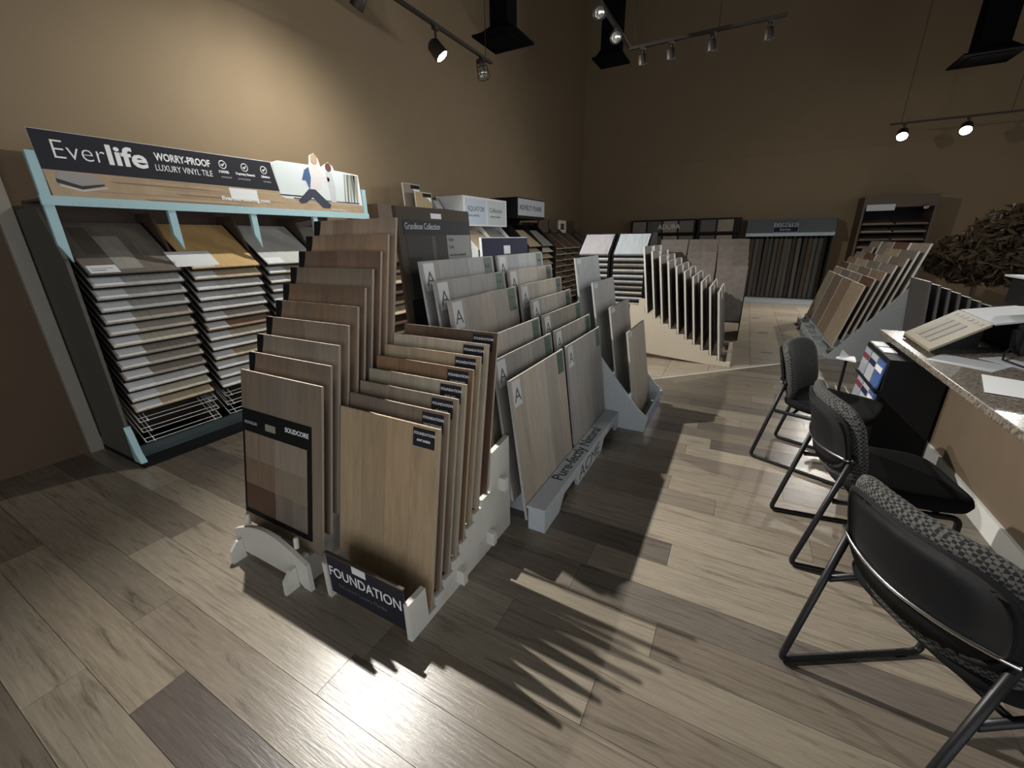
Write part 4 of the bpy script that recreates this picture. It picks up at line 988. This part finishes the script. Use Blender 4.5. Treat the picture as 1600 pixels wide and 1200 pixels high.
p = atz(787, 60, 3.95); duct(p.x, p.y, 3.92, .58, .25, 'black hanging duct with square diffuser beside the end of the lit track', .11)
p = atz(955, 96, 4.4); duct(p.x, p.y, 4.4, .52, .30, 'black hanging duct with square diffuser near the room corner', .12)
p = atz(1540, 92, 4.05); duct(p.x, p.y, 4.05, .70, .36, 'black hanging duct with square diffuser above the far lit track', .12)

# ------------------------------------------------------------------ track lights
def track(label, a, b, rods):
    a, b = Vector(a), Vector(b)
    r = root('light_track', ((a+b)/2), label, 'light track')
    d = (b-a).normalized(); s = Vector((0, 0, 1)).cross(d)*.018
    z = Vector((0, 0, .014))
    part('rail', MB().hexa([a-s-z, b-s-z, b+s-z, a+s-z, a-s+z, b-s+z, b+s+z, a+s+z]), M_TRACK, r)
    for t in rods:
        p = a+(b-a)*t; part('suspension_rod', MB().tube([p+z, Vector((p.x, p.y, ZC+.01))], .004, 6), M_TRACK, r)
    return r
def spot(pos, aim, lit, label, power=0, size=1.0, drop=.10, cone=160, cage=False, color=(1, .965, .90), kind='SPOT', blend=.55, shift=0):
    """pos: point on the track underside"""
    pos = Vector(pos); aim = Vector(aim).normalized()
    r = root('track_spotlight', pos, label, 'spotlight')
    piv = pos - Vector((-shift, 0, drop))
    part('adapter', MB().box(pos+Vector((-.02, -.035, -.028)), pos+Vector((.02, .035, 0))), M_TRACK, r)
    part('stem', MB().tube([pos-Vector((0, 0, .02)), piv], .009*size, 8), M_TRACK, r)
    b0 = piv - aim*.06*size
    if cage:
        R_ = .052*size
        u = aim.orthogonal().normalized(); v_ = aim.cross(u); mb = MB()
        for k in range(8):
            a = 2*PI*k/8; e = (u*math.cos(a)+v_*math.sin(a))*R_
            mb.tube([b0+e*.8, b0+aim*.13*size+e], .003, 5)
        for h_, rr in ((0, .8), (.065*size, .9), (.13*size, 1)):
            mb.tube([b0+aim*h_+(u*math.cos(2*PI*k/16)+v_*math.sin(2*PI*k/16))*R_*rr for k in range(16)], .004, 5, True)
        mb.lathe([(R_*.8, -.004), (R_*.8, .004)], b0, aim, 16)
        part('cage', mb, M_TRACK, r)
        part('bulb', MB().lathe([(.016*size, 0), (.018*size, .05*size), (.044*size, .10*size), (.046*size, .118*size), (.03*size, .124*size)], b0, aim, 16), M_BULBOFF, r, smooth=True)
    else:
        part('can', MB().lathe([(.028*size, 0), (.050*size, .02*size), (.056*size, .12*size), (.056*size, .128*size), (.050*size, .128*size), (.046*size, .105*size)], b0, aim, 20), M_TRACK, r, smooth=True)
        part('bulb', MB().lathe([(.047*size, .104*size), (.049*size, .118*size), (.040*size, .128*size), (.01*size, .132*size)], b0, aim, 20), M_BULB if lit else M_BULBOFF, r, smooth=True)
    if lit:
        ld = bpy.data.lights.new('spot_beam', kind); ld.energy = power
        if kind == 'SPOT': ld.spot_size = math.radians(cone); ld.spot_blend = blend
        ld.shadow_soft_size = .022; ld.color = color
        lo = bpy.data.objects.new('spot_beam', ld); COL.objects.link(lo); lo.parent = r
        p = b0+aim*((.16 if kind == 'SPOT' else .25)*size)
        lo.location = p - pos
        lo.rotation_euler = aim.to_track_quat('-Z', 'Y').to_euler()
    return r
TX, TZ = -3.00, 3.54
track('dark light track running parallel to the wall above the EVERLIFE display', (TX, -1.2, TZ), (TX, 5.09, TZ), (.1, .5, .98))
zt = TZ-.014
spot((TX, 2.09, zt), (.90, -.10, -.95), True, 'lit spotlight above the EVERLIFE display', LAMP_W['main'], drop=.105, shift=-.058, cone=98, blend=1)
spot((TX, 3.05, zt), (-1, -.10, -1.15), True, 'spotlight turned to the wall between two other lit spotlights', LAMP_W['wash'], drop=.15, cone=140, blend=1)
spot((TX, 4.02, zt), (.55, .25, -.75), True, 'lit spotlight near the end of the wall-side track', LAMP_W['second'], drop=.18, cone=150, blend=.7, size=1.3)
spot((TX, 4.88, zt), (.25, -.1, -1), False, 'unlit wire-caged spotlight at the end of the wall-side track', drop=.10, cage=True, size=1.35)
track('short dark track running towards the cross track corner', (-1.44, 3.0, 3.50), (-1.44, 5.38, 3.50), (.3,))
spot((-1.44, 4.36, 3.486), (.2, -1, -.35), False, 'unlit spotlight with pale lens, outer one on the short track', drop=.06)
spot((-1.44, 4.90, 3.486), (.2, -1, -.35), False, 'unlit spotlight with bright lens beside the corner duct', drop=.06)
track('dark cross track parallel to the back wall', (-1.42, 5.36, 3.47), (.02, 5.36, 3.47), (.03, .6))
for k, px in enumerate((1004, 1054, 1125, 1206)):
    X = -1.30+.405*k if k < 2 else (-.61 if k == 2 else -.14)
    X = [-1.28, -.99, -.60, -.11][k]
    spot((X, 5.36, 3.456), (.1, .25, -1), False, 'unlit spotlight on the cross track, '+ORD[k]+' from the corner duct', drop=.10, size=.8)
track('dark track near the back wall above the tall shelf display', (2.02, 11.15, 3.47), (5.2, 11.15, 3.47), (.05, .5, .95))
spot((2.24, 11.15, 3.456), (-.15, -1, -.75), True, 'lit spotlight at the start of the back wall track', LAMP_W['far'], drop=.16, cone=150, size=1.6)
spot((3.10, 11.15, 3.456), (-.25, -1, -.75), True, 'lit spotlight second along the back wall track', LAMP_W['far'], drop=.16, cone=150, size=1.6)
spot((4.80, 11.15, 3.456), (-.35, -1, -.75), True, 'lit spotlight at the far end of the back wall track', LAMP_W['far'], drop=.16, cone=150, size=1.6)
